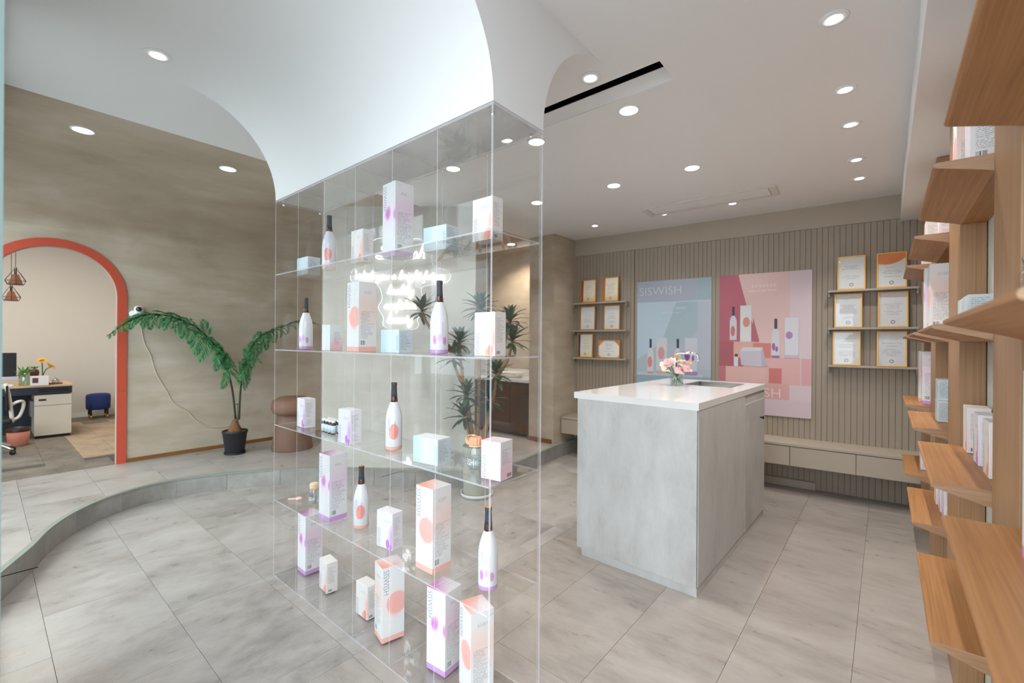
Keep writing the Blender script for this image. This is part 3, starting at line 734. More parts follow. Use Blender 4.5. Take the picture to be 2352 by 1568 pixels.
# water bottles
cl = clear_mat('clear_plastic', (248, 250, 250), .10, .02)
def water_bottle(x, y, z, s, rz, cap_rgb, strap_rgb, loop, label):
    t = empty('water_bottle', (x, y, z), math.radians(rz), label, 'water bottle')
    MB().lathe([(.020*s, 0), (.026*s, .003*s), (.0285*s, .010*s), (.0285*s, .066*s), (.026*s, .076*s), (.0195*s, .082*s), (.0195*s, .088*s)], 28).build('bottle_body', cl, t)
    MB().lathe([(.022*s, .004*s), (.0265*s, .012*s), (.0265*s, .040*s), (.022*s, .041*s)], 28).build('water', clear_mat('water', (240, 246, 248), .06), t)
    mc = mat('cap_plastic', cap_rgb, .4); cap = MB(); n = 48; vs = []; fs = []
    for i, (r, h) in enumerate([(.0215, .088), (.0225, .090), (.0225, .108), (.019, .1135), (.0001, .1145)]):
        for k in range(n):
            rr = r*(1+(.045 if (k//2) % 2 else -.03)*(1 if i < 3 else .3)); a = 2*math.pi*k/n; vs.append((rr*s*math.cos(a), rr*s*math.sin(a), h*s))
    for i in range(4):
        for k in range(n): fs.append((i*n+k, i*n+(k+1) % n, (i+1)*n+(k+1) % n, (i+1)*n+k))
    cap.add(vs, fs); cap.build('fluted_cap', mc, t)
    ms = mat('strap_rubber', strap_rgb, .5)
    stp = MB().lathe([(.0205*s, .082*s), (.0235*s, .082*s), (.0235*s, .0865*s), (.0205*s, .0865*s)], 28, cap=False)
    if loop:
        P = catmull([(-.022*s, 0, .084*s), (-.038*s, 0, .085*s), (-.045*s, 0, .098*s), (-.038*s, 0, .112*s), (-.020*s, 0, .117*s), (0, 0, .116*s)], 6)
        for a, b_ in zip(P, P[1:]): stp.add([(a.x, -.006*s, a.z), (a.x, .006*s, a.z), (b_.x, .006*s, b_.z), (b_.x, -.006*s, b_.z), (a.x*.94, -.006*s, a.z+.002), (a.x*.94, .006*s, a.z+.002), (b_.x*.94, .006*s, b_.z+.002), (b_.x*.94, -.006*s, b_.z+.002)], [(0, 1, 2, 3), (7, 6, 5, 4), (0, 3, 7, 4), (1, 5, 6, 2)])
    stp.build('strap', ms, t, fixn=False)
    x0, x1 = fit_text(SIS); me = text_mesh('SISH', 1.0); kk = .05*s/2.4
    for v in me.vertices:
        a = -.75+(v.co.x*kk)/(.0287*s); v.co = Vector((math.sin(a)*.0287*s, -math.cos(a)*.0287*s, .020*s+v.co.y*kk*1.5))
    me.materials.clear(); me.materials.append(vc); inst('lettering', me, t)
    return t
water_bottle(-1.103, 1.121, Z[2], 1.0, 0, (248, 168, 132), (250, 208, 158), True, 'clear water bottle with peach fluted cap and strap on the third tier')
water_bottle(-2.285, 1.125, Z[1], .92, 25, (250, 214, 178), (246, 196, 178), False, 'small clear cup with cream cap at the far left of the second tier')
sp = empty('pacifier_spoon', (-2.394, 1.085, Z[1]), math.radians(38), 'small pale pink silicone spoon lying on the second tier', 'spoon')
mp_ = mat('pink_silicone', (246, 206, 194), .45)
MB().tube(catmull([(-.045, 0, .004), (-.025, 0, .0045), (-.005, 0, .006)], 5), lambda t: .004+.001*t, 10).build('handle', mp_, sp)
MB().lathe([(.0001, 0), (.010, .001), (.0165, .006), (.0165, .010), (.011, .015), (.0001, .016)], 20).build('bowl', mp_, sp, (.012, 0, 0))

# ================================================================== NEON SIGN
LET = {  # one pen stroke per letter on a unit grid: x height 1, ascender 2, descender -1; then advance, then extra strokes
 'W': ([(0, 1.7), (.15, 1.95), (.28, 1.6), (.25, .6), (.42, .02), (.7, .5), (.92, 1.4), (.9, .5), (1.1, .02), (1.4, .6), (1.6, 1.6), (1.75, 1.95)], 1.75, []),
 'S': ([(1.25, 1.75), (.95, 2.15), (.45, 2.0), (.25, 1.5), (.6, 1.1), (.95, .75), (.9, .2), (.4, -.1), (-.1, .1), (-.15, .4), (.3, .35), (1.1, .0)], 1.2, []),
 'i': ([(.0, .2), (.22, .95), (.26, .5), (.34, .05), (.5, .1)], .5, [[(.34, 1.42), (.40, 1.5)]]),
 's': ([(.0, .15), (.32, 1.0), (.5, .55), (.42, .05), (.12, .06), (.62, .14)], .6, []),
 'h': ([(.0, .2), (.35, 1.2), (.48, 1.95), (.32, 2.0), (.24, 1.2), (.2, .02), (.34, .75), (.56, 1.0), (.66, .6), (.66, .08), (.85, .15)], .85, []),
 'y': ([(.0, .3), (.12, .95), (.2, .2), (.45, .1), (.62, .95), (.6, 0), (.5, -.8), (.2, -.85), (.35, -.35), (.8, .15)], .8, []),
 'o': ([(.0, .2), (.2, .7), (.45, 1.0), (.2, .8), (.14, .25), (.4, 0), (.62, .45), (.48, .98), (.7, .85), (.85, .8)], .85, []),
 'u': ([(.0, .7), (.12, .98), (.14, .25), (.36, .02), (.6, .5), (.64, .98), (.64, .2), (.84, .1)], .84, []),
 'a': ([(.0, .2), (.2, .7), (.55, .98), (.25, .9), (.1, .3), (.32, 0), (.58, .6), (.6, .98), (.6, .2), (.82, .12)], .82, []),
 'b': ([(.0, .2), (.34, 1.2), (.46, 1.95), (.3, 2.0), (.2, 1.1), (.22, .1), (.5, .05), (.62, .6), (.4, .92), (.62, .75), (.85, .75)], .8, []),
 'r': ([(.0, .2), (.18, 1.1), (.3, .9), (.46, .92), (.42, .2), (.62, .1)], .62, []),
 'g': ([(.0, .2), (.2, .7), (.55, .98), (.22, .88), (.1, .3), (.32, .05), (.58, .7), (.58, 0), (.48, -.85), (.16, -.85), (.32, -.35), (.82, .15)], .82, []),
 't': ([(.0, .2), (.22, 1.0), (.3, 1.65), (.24, .6), (.32, .05), (.55, .12)], .55, [[(.05, 1.2), (.55, 1.25)]]),
 'f': ([(.0, .2), (.3, 1.1), (.5, 1.9), (.32, 1.95), (.22, .9), (.18, -.3), (.22, -.9), (.38, -.6), (.26, .05), (.6, .2)], .6, []),
 'e': ([(.0, .15), (.3, .55), (.42, .88), (.22, .95), (.14, .35), (.34, .02), (.66, .2)], .66, []),
 'w': ([(.0, .7), (.1, .98), (.12, .25), (.3, .02), (.48, .5), (.5, .95), (.5, .25), (.68, .02), (.86, .5), (.88, .98), (1.0, .85)], 1.0, []),
 'l': ([(.0, .2), (.3, 1.1), (.42, 1.95), (.26, 2.0), (.2, 1.0), (.26, .06), (.5, .12)], .48, []),
 'c': ([(.0, .2), (.2, .7), (.46, .92), (.22, .92), (.12, .35), (.34, .02), (.66, .2)], .66, []),
 'n': ([(.0, .2), (.1, .95), (.14, .05), (.3, .75), (.5, .98), (.58, .5), (.6, .06), (.8, .15)], .8, []),
 'd': ([(.0, .2), (.2, .7), (.5, .95), (.22, .88), (.1, .3), (.3, 0), (.58, .8), (.7, 1.95), (.62, .9), (.64, .1), (.85, .15)], .85, []),
}
def script(word, width, base, s0, kh=None):
    x = 0; strokes = []; cur = []
    for ch in word:
        if ch == ' ':
            if cur: strokes.append(cur)
            cur = []; x += .45; continue
        P, adv, ex = LET[ch]
        cur += [(x+a, b_) for a, b_ in P]
        for e in ex: strokes.append([(x+a, b_) for a, b_ in e])
        x += adv
    strokes.append(cur)
    k = width/x; kv = kh or k*1.05
    return [[(s0+a*k+b_*kv*.22, base+b_*kv) for a, b_ in s] for s in strokes]
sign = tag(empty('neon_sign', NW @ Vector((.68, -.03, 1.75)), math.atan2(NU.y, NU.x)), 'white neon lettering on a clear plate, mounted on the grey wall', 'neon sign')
lines = [('Siswish', .42, 1.975, .49, .058), ('Wish you a bright future', .80, 1.795, .285, .036), ('healthy', .235, 1.662, .578, .040), ('confident', .285, 1.535, .552, .040), ('beauty', .225, 1.412, .578, .040)]
for wd, w, bz, s0, kh in lines:
    mb = MB()
    for st_ in script(wd, w, bz, s0, kh):
        P = catmull([(a-.68, 0, z-1.75) for a, z in st_], 4) if len(st_) > 2 else [Vector((a-.68, 0, z-1.75)) for a, z in st_]
        mb.tube(P, .0056, 6)
    mb.build('neon_line', M['neon'], sign)
ol = [(.40, 2.0), (.43, 2.12), (.55, 2.16), (.70, 2.13), (.86, 2.15), (.96, 2.06), (.97, 1.95), (1.0, 1.905), (1.10, 1.875), (1.135, 1.82), (1.09, 1.765), (.95, 1.745), (.88, 1.72), (.885, 1.65), (.87, 1.60), (.905, 1.55), (.87, 1.49), (.845, 1.44), (.855, 1.39), (.80, 1.355),
      (.62, 1.355), (.545, 1.39), (.545, 1.45), (.53, 1.49), (.50, 1.55), (.53, 1.61), (.53, 1.66), (.50, 1.73), (.40, 1.755), (.29, 1.755), (.25, 1.81), (.28, 1.88), (.38, 1.91)]
olp = [(p.x-.68, p.y-1.75) for p in catmull([(a, b_, 0) for a, b_ in ol], 4, closed=True)]
pb = MB().prism(olp, .010, .020, tf=lambda x, y, z: (x, z, y)).build('backing_plate', [M['acrylic'], mat('plate_edge_glow', (250, 250, 252), .4, emit=(244, 248, 255), es=1.5)], sign)  # rim emission imitates neon light glowing out of the plate edge
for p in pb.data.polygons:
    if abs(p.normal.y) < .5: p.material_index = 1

# ================================================================== STONE COUNTER
KA = math.radians(-1.175)
ctr = empty('kitchen_island', (-.702, 2.270, 0), KA, 'grey stone-look island counter with white top and sink', 'counter')
KW, KD, KH, TT = .726, 1.439, .959, .036
sx0, sx1, sy0, sy1 = -.425, -.115, .93, 1.30       # sink hole, local
cb_ = MB().box(-KW+.03, -.008, .008, KD-.008, .045, KH-TT).build('carcass', M['concrete'], ctr)
MB().box(-KW+.028, -.007, -.002, .008, .046, KH-TT).build('end_panel', M['concrete'], ctr)
MB().box(-KW+.055, -.006, .006, KD-.03, 0, .045).build('plinth', M['concrete'], ctr)
tp_ = MB(); hole_plate(tp_, -KW, 0, 0, KD, sx0, sx1, sy0, sy1, KH-TT, KH); tp_.build('worktop', M['quartz'], ctr)
sk = MB().box(sx0-.004, sx0, sy0, sy1, KH-.17, KH-.002).box(sx1, sx1+.004, sy0, sy1, KH-.17, KH-.002).box(sx0, sx1, sy0-.004, sy0, KH-.17, KH-.002).box(sx0, sx1, sy1, sy1+.004, KH-.17, KH-.002).box(sx0, sx1, sy0, sy1, KH-.174, KH-.17)
snk = sk.build('sink_basin', M['steel'], ctr)
MB().box(sx0-.008, sx0+.006, sy0-.008, sy1+.008, KH, KH+.002).box(sx1-.006, sx1+.008, sy0-.008, sy1+.008, KH, KH+.002).box(sx0, sx1, sy0-.008, sy0+.006, KH, KH+.002).box(sx0, sx1, sy1-.006, sy1+.008, KH, KH+.002).build('sink_rim', M['steel'], ctr)
MB().lathe([(.0001, 0), (.022, 0), (.024, .002)], 20, cap=False).build('drain', M['chrome'], ctr, (-.27, 1.115, KH-.1695))
dr = MB().box(-.007, -.0005, .878, KD-.035, .05, KH-TT-.062).build('door', M['concrete'], ctr)
kn = MB().lathe([(.005, 0), (.005, .014), (.011, .017), (.011, .024), (.0001, .026)], 16)
kb = kn.build('knob', M['black'], dr, (-.0005, 1.27, .735)); kb.rotation_euler = (0, math.pi/2, 0)
MB().box(-.007, -.002, .012, .874, .05, KH-TT).build('side_panel', M['concrete'], ctr)
sc_me = MB().lathe([(.0001, .001), (.0035, .001), (.0035, 0)], 10, cap=False).mesh('screw_cap', M['paint_warm'])
for yy, zz in ((.06, .89), (.06, .70), (.06, .12), (.80, .12), (.45, .10)):
    o = inst('screw_cap', sc_me, ctr, (-.002, yy, zz)); o.rotation_euler = (0, math.pi/2, 0)
# faucet
fa = empty('faucet', (-1.235, 3.42, KH), 0, 'chrome swan neck faucet on the island counter beside the sink', 'faucet')
MB().lathe([(.020, 0), (.020, .006), (.013, .010), (.013, .03)], 20).build('base', M['chrome'], fa)
P = [(0, 0, .02), (0, 0, .12), (0, 0, .185)]+[(.035-.035*math.cos(t*math.pi/10), 0, .185+.035*math.sin(t*math.pi/10)) for t in range(1, 6)]+[(.10, 0, .22), (.135, 0, .22)]+[(.135+.035*math.sin(t*math.pi/10), 0, .185+.035*math.cos(t*math.pi/10)) for t in range(1, 6)]+[(.17, 0, .16)]
MB().tube(P, .009, 12).build('spout', M['chrome'], fa)
lv = MB().tube([(0, 0, .05), (0, -.035, .055)], .005, 8).build('lever', M['chrome'], fa)
# vase of flowers
va = empty('glass_vase', (-1.126, 3.145, KH), 0, 'clear glass vase of roses on the island counter', 'vase')
MB().lathe([(.040, 0), (.043, .002), (.045, .10), (.043, .10), (.041, .006), (.0001, .006)], 28, cap=False).build('vase_glass', clear_mat('vase_glass', (246, 250, 249), .08, .01), va)
MB().lathe([(.0001, .007), (.0405, .007), (.042, .07), (.0001, .07)], 28, cap=False).build('vase_water', clear_mat('vase_water', (238, 245, 244), .05), va)
def petal_bloom(R, layers, rgb, seed, open_=1.0):
    rnd = random.Random(seed); mb = MB()
    for L_ in range(layers):
        f = (L_+1)/layers; n = 3+L_*2
        for k in range(n):
            a0 = 2*math.pi*(k/n)+L_*.7+rnd.uniform(-.15, .15); wd = 2*math.pi/n*.78+.25; vs = []
            tilt = (.15+.75*f*open_)
            for i in range(5):
                t = i/4
                for j_ in range(5):
                    s_ = (j_/4-.5); a = a0+s_*wd*(1-.25*t*t)
                    r = R*(.12+.88*f*(math.sin(t*1.35)*tilt+.12*t))*(1-.10*abs(s_)*2)
                    z = R*(.95*t*(1.15-f*.35*open_)-.18*f*t**3+(-.12*(abs(s_)*2)**2 if i == 4 else 0))
                    vs.append((r*math.cos(a), r*math.sin(a), z))
            mb.add(vs, [(i*5+j_, i*5+j_+1, (i+1)*5+j_+1, (i+1)*5+j_) for i in range(4) for j_ in range(4)], 0, True)
    return mb.mesh('bloom', mat('petal', rgb, .65, spec=.2))
green = mat('stem_green', (58, 104, 52), .6)
flw = [((-.030, -.045, .150), .064, 'pink', (250, 220, 218), 'large pink rose at the front of the vase'),
       ((.060, -.030, .118), .055, 'pink', (248, 214, 212), 'pale pink rose low on the sink side of the vase'),
       ((.020, -.070, .105), .052, 'rose', (246, 196, 198), 'deeper pink rose hanging over the vase rim'),
       ((-.088, -.030, .112), .052, 'cream', (250, 240, 214), 'cream open flower at the left of the vase'),
       ((-.080, .010, .150), .034, 'pink', (246, 190, 196), 'small pink bud at the back left of the vase'),
       ((.025, .02, .160), .036, 'cream', (246, 232, 206), 'cream bud at the back of the vase'),
       ((.075, .010, .150), .036, 'peach', (250, 200, 150), 'peach tulip leaning toward the faucet'),
       ((-.010, .03, .195), .036, 'peach', (248, 182, 128), 'tall peach tulip standing highest in the vase')]
for i, (p, R, kd, rgb, lb) in enumerate(flw):
    t = empty('flower', (-1.126, 3.145, KH), 0, lb, 'flower', 'flowers in the vase')
    MB().tube(catmull([(-p[0]*.5, -p[1]*.4, .012), (p[0]*.15, p[1]*.15, .07), (p[0]*.7, p[1]*.7, p[2]*.8), p], 5), .0028, 6).build('stem', green, t)
    b_ = inst('bloom', petal_bloom(R, 2 if kd == 'peach' else 4, rgb, i, .35 if kd == 'peach' else .95), t, (p[0], p[1], p[2]-R*.3)); b_.rotation_euler = (-p[1]*6+.25, p[0]*6, i)

# ================================================================== PANELLED WALL: LEDGES, CERTIFICATES, POSTERS, BENCH
def onwall(u, v, z): return BW @ Vector((u, v, z))
def ledge(u0, u1, z, label):
    t = tag(empty('wall_ledge', onwall((u0+u1)/2, 0, z), UA), label, 'shelf', 'taupe certificate ledges'); w = u1-u0
    MB().box(-w/2, w/2, -.085, 0, -.016, 0, bev=.001).build('board', M['taupe'], t)
    for s in (-1, 1): MB().box(s*w/2-.012*(s > 0), s*w/2+.012*(s < 0), -.07, 0, -.052, -.0162).build('bracket', M['slat'], t)
for z, r in ((1.70, 'upper'), (1.39, 'middle'), (1.08, 'lower')):
    ledge(.03, .665, z, '%s taupe ledge on the panelled wall beside the niche pier' % r)
    ledge(2.42, 2.985, z, '%s taupe ledge on the panelled wall beside the wooden shelves' % r)
def cert_mat(name, base, tint, seed, head=None, corner=None, side=None):
    m, nt, b = newmat(name); g = G(nt); x, y, z = g.coords()
    u = x; v = z; col = lin(base)+(1,)
    col = g.mix(g.step(v, .0, .10, 1, 0), col, lin(tint)+(1,))
    row = g.m('FLOOR', g.mul(v, 85.)); fr = g.m('FRACT', g.mul(v, 85.)); rw = g.white(g.vec(row, seed, 0.))
    ink = g.mul(g.mul(g.rng(fr, .35, .62), g.gt(rw, .35)), g.mul(g.lt(g.m('ABSOLUTE', u), g.add(g.mul(rw, .05), .012)), g.rng(v, .07, .20)))
    ink = g.mul(ink, g.gt(g.white(g.vec(g.m('FLOOR', g.mul(u, 420.)), row, seed)), .25))
    col = g.mix(g.mul(ink, .65), col, lin((96, 98, 108))+(1,))
    d = g.m('SQRT', g.add(g.mul(u, u), g.mul(g.sub(v, .040), g.sub(v, .040))))
    col = g.mix(g.mul(g.rng(d, .008, .0145), .75), col, lin((86, 98, 92))+(1,))
    if head:
        dd = g.m('SQRT', g.add(g.mul(g.add(u, .03), g.add(u, .03)), g.mul(g.sub(v, .34), g.sub(v, .34))))
        col = g.mix(g.lt(dd, .155), col, lin(head)+(1,))
    if side: col = g.mix(g.lt(u, -.062), col, lin(side)+(1,))
    if corner: col = g.mix(g.gt(g.add(g.m('ABSOLUTE', u), g.m('ABSOLUTE', g.sub(v, .085))), .165), col, lin(corner)+(1,))
    g.link(col, b.inputs['Base Color']); b.inputs['Roughness'].default_value = .6; return m
def cert(u0, z1, u1, z0, cm, label, fm='gold', grp='framed certificates'):
    w, h = u1-u0, z1-z0
    t = tag(empty('framed_certificate', onwall((u0+u1)/2, -.055, z0), UA), label, 'picture frame', grp)
    t.rotation_euler = (-.05, 0, UA); f = .009; bd = M[fm]
    MB().box(-w/2, -w/2+f, -.008, .008, 0, h).box(w/2-f, w/2, -.008, .008, 0, h).box(-w/2+f, w/2-f, -.008, .008, 0, f).box(-w/2+f, w/2-f, -.008, .008, h-f, h).build('frame', bd, t)
    MB().box(-w/2+f, w/2-f, .000, .006, f, h-f).build('certificate', cm, t)
    MB().box(-w/2+f, w/2-f, -.004, -.0025, f, h-f).build('glazing', M['acrylic'], t)
A_ = (238, 238, 236)
CM = {'a': cert_mat('certificate_gold', (246, 236, 214), (236, 196, 130), 1., side=(150, 60, 40)), 'b': cert_mat('certificate_gold_two', (246, 236, 214), (238, 200, 140), 2., side=(180, 120, 70)),
      'c': cert_mat('certificate_plain', (240, 240, 238), (232, 232, 230), 3.), 'd': cert_mat('certificate_seal', (240, 240, 238), (240, 228, 214), 4.),
      'e': cert_mat('certificate_blue_ribbon', (244, 240, 222), (240, 226, 170), 5., side=(52, 66, 120)), 'f': cert_mat('certificate_corners', (242, 242, 242), (240, 236, 226), 6., corner=(236, 150, 70)),
      'g': cert_mat('certificate_white', (232, 233, 232), (226, 228, 228), 7.), 'h': cert_mat('certificate_orange_head', (234, 235, 234), (228, 230, 230), 8., head=(236, 140, 84)),
      'i': cert_mat('certificate_award', (224, 225, 226), (214, 216, 218), 9.), 'j': cert_mat('certificate_red_text', (224, 224, 226), (220, 220, 222), 10.),
      'k': cert_mat('certificate_grey', (222, 223, 222), (216, 216, 214), 11.), 'l': cert_mat('certificate_grey_two', (222, 224, 226), (216, 218, 220), 12.)}
NP, WS = 'by the niche pier', 'by the wooden shelves'
for args in ((.112, 1.964, .303, 1.702, 'a', 'gold tinted certificate with dark red stripe, left on the upper ledge '+NP, 'gold_dark'), (.379, 1.973, .569, 1.702, 'b', 'gold tinted certificate, right on the upper ledge '+NP, 'gold_dark'),
             (.109, 1.66, .295, 1.392, 'c', 'plain white certificate, left on the middle ledge '+NP, 'gold_dark'), (.397, 1.663, .586, 1.392, 'd', 'white certificate with small seal, right on the middle ledge '+NP, 'gold_dark'),
             (.078, 1.352, .27, 1.082, 'e', 'yellowish certificate with blue ribbon on the lower ledge '+NP, 'gold_dark'), (.332, 1.283, .588, 1.082, 'f', 'wide landscape certificate with orange corners on the lower ledge '+NP, 'gold_dark'),
             (2.483, 1.978, 2.666, 1.702, 'g', 'white certificate, left on the upper ledge '+WS), (2.736, 1.98, 2.918, 1.702, 'h', 'certificate with orange arched heading on the upper ledge '+WS),
             (2.464, 1.668, 2.646, 1.392, 'i', 'glossy certificate, left on the middle ledge '+WS), (2.746, 1.669, 2.927, 1.392, 'j', 'glossy certificate, right on the middle ledge '+WS),
             (2.454, 1.359, 2.637, 1.082, 'k', 'glossy certificate, left on the lower ledge '+WS), (2.739, 1.357, 2.921, 1.082, 'l', 'glossy certificate, right on the lower ledge '+WS)):
    cert(*args[:4], CM[args[4]], args[5], *(args[6:] or ()))
# posters
def poster(u0, z1, w, h, base, shapes, label, texts):
    t = tag(empty('poster_board', onwall(u0, -.001, z1-h), UA), label, 'poster')
    MB().box(0, w, -.010, 0, 0, h).build('board', mat('poster_base', base, .45), t)
    mb = MB(); mats = []; lay = 0
    for poly, rgb in shapes:
        mats.append(mat('poster_ink', tuple((c*.8+.2*sum(rgb)/3)*.93 for c in rgb), .45)); lay += 1; y = -.0101-.00012*lay
        mb.add([(min(max(a, 0), 1)*w, y, min(max(b_, 0), 1)*h) for a, b_ in poly], [tuple(range(len(poly)))], len(mats)-1)
    mb.build('print', mats, t, fixn=False)
    for txt, x, z, s, rgb in texts:
        me = text_mesh(txt, s*w, 'LEFT', 3, thin=.016 if txt == 'SISWISH' else 0)
        for v in me.vertices: v.co = Vector((v.co.x+x*w, -.0101-.00012*(lay+1), v.co.y+z*h))
        me.materials.clear(); me.materials.append(mat('poster_lettering', rgb, .45)); inst('lettering', me, t)
def circ(cx_, cy_, rx, ry, n=20): return [(cx_+rx*math.cos(2*math.pi*k/n), cy_+ry*math.sin(2*math.pi*k/n)) for k in range(n)]
def rect(a, b_, c, d): return [(a, c), (b_, c), (b_, d), (a, d)]
def pbottle(cx_, z0, s, spots, cap=(70, 66, 92)):
    w_, hh = .042*s, .265*s
    body = [(cx_-w_, z0), (cx_+w_, z0), (cx_+w_, z0+hh*.58), (cx_+w_*.75, z0+hh*.68), (cx_+w_*.4, z0+hh*.74), (cx_-w_*.4, z0+hh*.74), (cx_-w_*.75, z0+hh*.68), (cx_-w_, z0+hh*.58)]
    return [(body, (222, 220, 228)), (rect(cx_-w_*.36, cx_+w_*.36, z0+hh*.74, z0+hh), cap)]+[(circ(cx_+dx*w_, z0+dz*hh, rx*w_, rz_*hh), c) for dx, dz, rx, rz_, c in spots]+[(rect(cx_-w_, cx_+w_, z0, z0+hh*.05), spots[0][4])]
PK, PU = (236, 140, 140), (168, 92, 178)
blue_sh = [([(0, 0), (1, 0), (1, .80), (.55, .80), (.35, .5), (0, .36)], (182, 200, 214)), ([(.35, .5), (.55, .82), (.83, .82), (.83, .62), (.7, .5)], (172, 198, 210)), ([(.83, .82), (1, .82), (1, .3), (.62, .3), (.75, .52), (.83, .6)], (192, 202, 220)),
           (rect(0, .83, .83, 1), (176, 184, 204)), (rect(.83, 1, .83, 1), (164, 190, 204)), (rect(0, 1, .12, .245), (150, 178, 200)), (rect(0, 1, 0, .125), (190, 204, 222)), (rect(0, .9, .24, .262), (196, 212, 222))]
blue_sh += [(rect(.37+.035*k, .395+.035*k, .765, .785), (204, 212, 222)) for k in range(4)]+[(rect(.54+.035*k, .565+.035*k, .765, .785), (204, 212, 222)) for k in range(4)]
blue_sh += pbottle(.20, .255, 1.05, [(-.2, .33, .75, .16, PK)])+[(rect(.28, .43, .255, .54), (214, 218, 228)), (circ(.35, .42, .045, .05), (230, 156, 156)), (rect(.28, .43, .255, .28), (226, 176, 180))]
blue_sh += pbottle(.575, .255, 1.05, [(-.4, .2, .4, .09, PU), (.35, .18, .4, .08, PU)])+[(rect(.67, .83, .255, .54), (214, 216, 230)), (circ(.70, .40, .035, .035), (150, 60, 160)), (circ(.775, .385, .016, .022), (160, 80, 168)), (rect(.67, .83, .255, .285), (180, 140, 190))]
blue_sh += [(rect(.045, .09, .03, .10), (200, 204, 214)), (rect(.05, .085, .10, .125), (84, 60, 60)), (rect(.14, .42, .02, .16), (186, 200, 218)), (rect(.52, .93, .02, .17), (204, 208, 220))]
poster(.761, 1.897, .737, 1.29, (182, 200, 214), blue_sh, 'pale blue poster of bottles and cartons on the panelled wall, behind the faucet', [('SISWISH', .03, .885, .165, (216, 214, 226)), ('wish a bright future', .36, .735, .032, (214, 220, 228))])
pink_sh = [([(0, 0), (1, 0), (1, 1), (0, 1)], (240, 196, 190)), ([(0, .12), (.07, .12), (.46, .52), (.33, .74), (.22, 1), (0, 1)], (206, 98, 116)), ([(.39, .69), (.46, .52), (.39, .52)], (206, 98, 116)), (rect(.78, 1, 0, 1), (232, 206, 214)),
           ([(0, .515), (.40, .515), (.58, .50), (.58, .40), (0, .40)], (242, 178, 162)), (rect(.39, .585, .40, .505), (236, 128, 116)), (rect(0, .17, .33, .515), (196, 92, 104)), (rect(.52, .89, .22, .40), (240, 178, 174)), (rect(0, .53, .22, .335), (242, 186, 178)), (rect(0, .08, .12, .335), (214, 116, 122)),
           (rect(.565, .70, .225, .33), (232, 118, 114)), (rect(.90, 1, .22, .40), (236, 170, 176)), (rect(0, .78, .115, .225), (236, 172, 168)), (rect(0, 1, 0, .115), (226, 200, 212))]
pink_sh += [(rect(.37+.04*k, .398+.04*k, .90, .922), (246, 214, 208)) for k in range(7)]
pink_sh += pbottle(.165, .515, .96, [(-.1, .3, .6, .15, (226, 110, 116))])+[(rect(.245, .37, .515, .775), (236, 236, 238)), (circ(.315, .655, .04, .036), (240, 150, 128))]
pink_sh += pbottle(.635, .405, 1.02, [(-.5, .28, .4, .1, PU), (.25, .22, .35, .07, PU)])+[(rect(.73, .87, .405, .68), (226, 226, 236)), (circ(.775, .56, .036, .026), (186, 130, 196)), (rect(.73, .87, .405, .425), (220, 190, 214))]
pink_sh += [([(.26, .345), (.49, .335), (.48, .45), (.24, .445)], (212, 200, 216)), ([(.49, .335), (.545, .345), (.50, .47), (.48, .45)], (198, 180, 200)), ([(.24, .445), (.48, .45), (.50, .475), (.28, .475)], (224, 222, 232)), (rect(.175, .225, .335, .405), (232, 228, 234)), (rect(.185, .22, .405, .425), (120, 50, 60))]
poster(1.570, 1.897, .737, 1.29, (240, 196, 190), pink_sh, 'pink poster of bottles and cartons on the panelled wall, beside the island counter', [('SISWISH', .10, .125, .165, (244, 218, 216)), ('wish a bright future', .34, .87, .038, (248, 222, 218))])
# floating bench
bn = tag(empty('floating_bench', onwall(1.45, 0, .25), UA), 'long taupe floating bench of drawers along the panelled wall', 'bench')
BL0, BL1 = -1.44, 1.62
MB().box(BL0, BL1, -.285, 0, .0, .155).build('carcass', M['slat_bed'], bn)
MB().box(BL0, BL1, -.302, 0, .158, .178, bev=.001).build('top_board', M['taupe'], bn)
dj = [BL0, -1.02, -.585, -.15, .285, .72, 1.155, BL1]
for a, b_ in zip(dj, dj[1:]): MB().box(a+.002, b_-.002, -.300, -.285, -.004, .152, bev=.001).build('drawer', M['taupe'], bn)
sp_ = tag(empty('skirting_box', onwall(1.55, 0, 0), UA), 'low taupe boxed skirting under the floating bench', 'panel')
MB().box(-.79, .79, -.03, 0, 0, .066, bev=.001).build('cover', M['taupe'], sp_)

# ================================================================== WOODEN SHELVES
ws = tag(empty('wooden_shelving', (.2, 2.8, 0)), 'tall oak shelving with cantilevered boards along the right wall', 'shelving')
posts = [(1.284, 1.565), (2.205, 2.560), (3.176, 3.490), (4.10, 4.33)]
for a, b_ in posts: MB().box(-.002, .064, a-2.8, b_-2.8, 0, 2.223, bev=.002).build('post', M['wood_z'], ws)
LEV = [.50, .905, 1.31, 1.72]
bays = [(.60, 1.283), (1.567, 2.203), (2.562, 3.174), (3.492, 4.098)]
sh_cache = {}
for bi, (a, b_) in enumerate(bays):
    for z in LEV:
        w = b_-a; tip = -.11
        prof = [(.0655, 0), (tip+.006, 0), (tip+.002, -.002), (tip, -.006), (tip+.001, -.010), (tip+.006, -.013), (-.02, -.036), (.0, -.043), (.0655, -.043)]
        mb = MB(); n = len(prof)
        mb.add([(x, 0, zz) for x, zz in prof]+[(x, w, zz) for x, zz in prof], [tuple(range(n)), tuple(range(2*n-1, n-1, -1))]+[(i, n+i, n+(i+1) % n, (i+1) % n) for i in range(n)])
        o = mb.build('shelf', [M['wood_y'], M['wood_x']], ws, (0, a-2.8, z))
        for pg in o.data.polygons:
            if abs(pg.normal.y) > .9: pg.material_index = 1
R90 = -math.pi/2
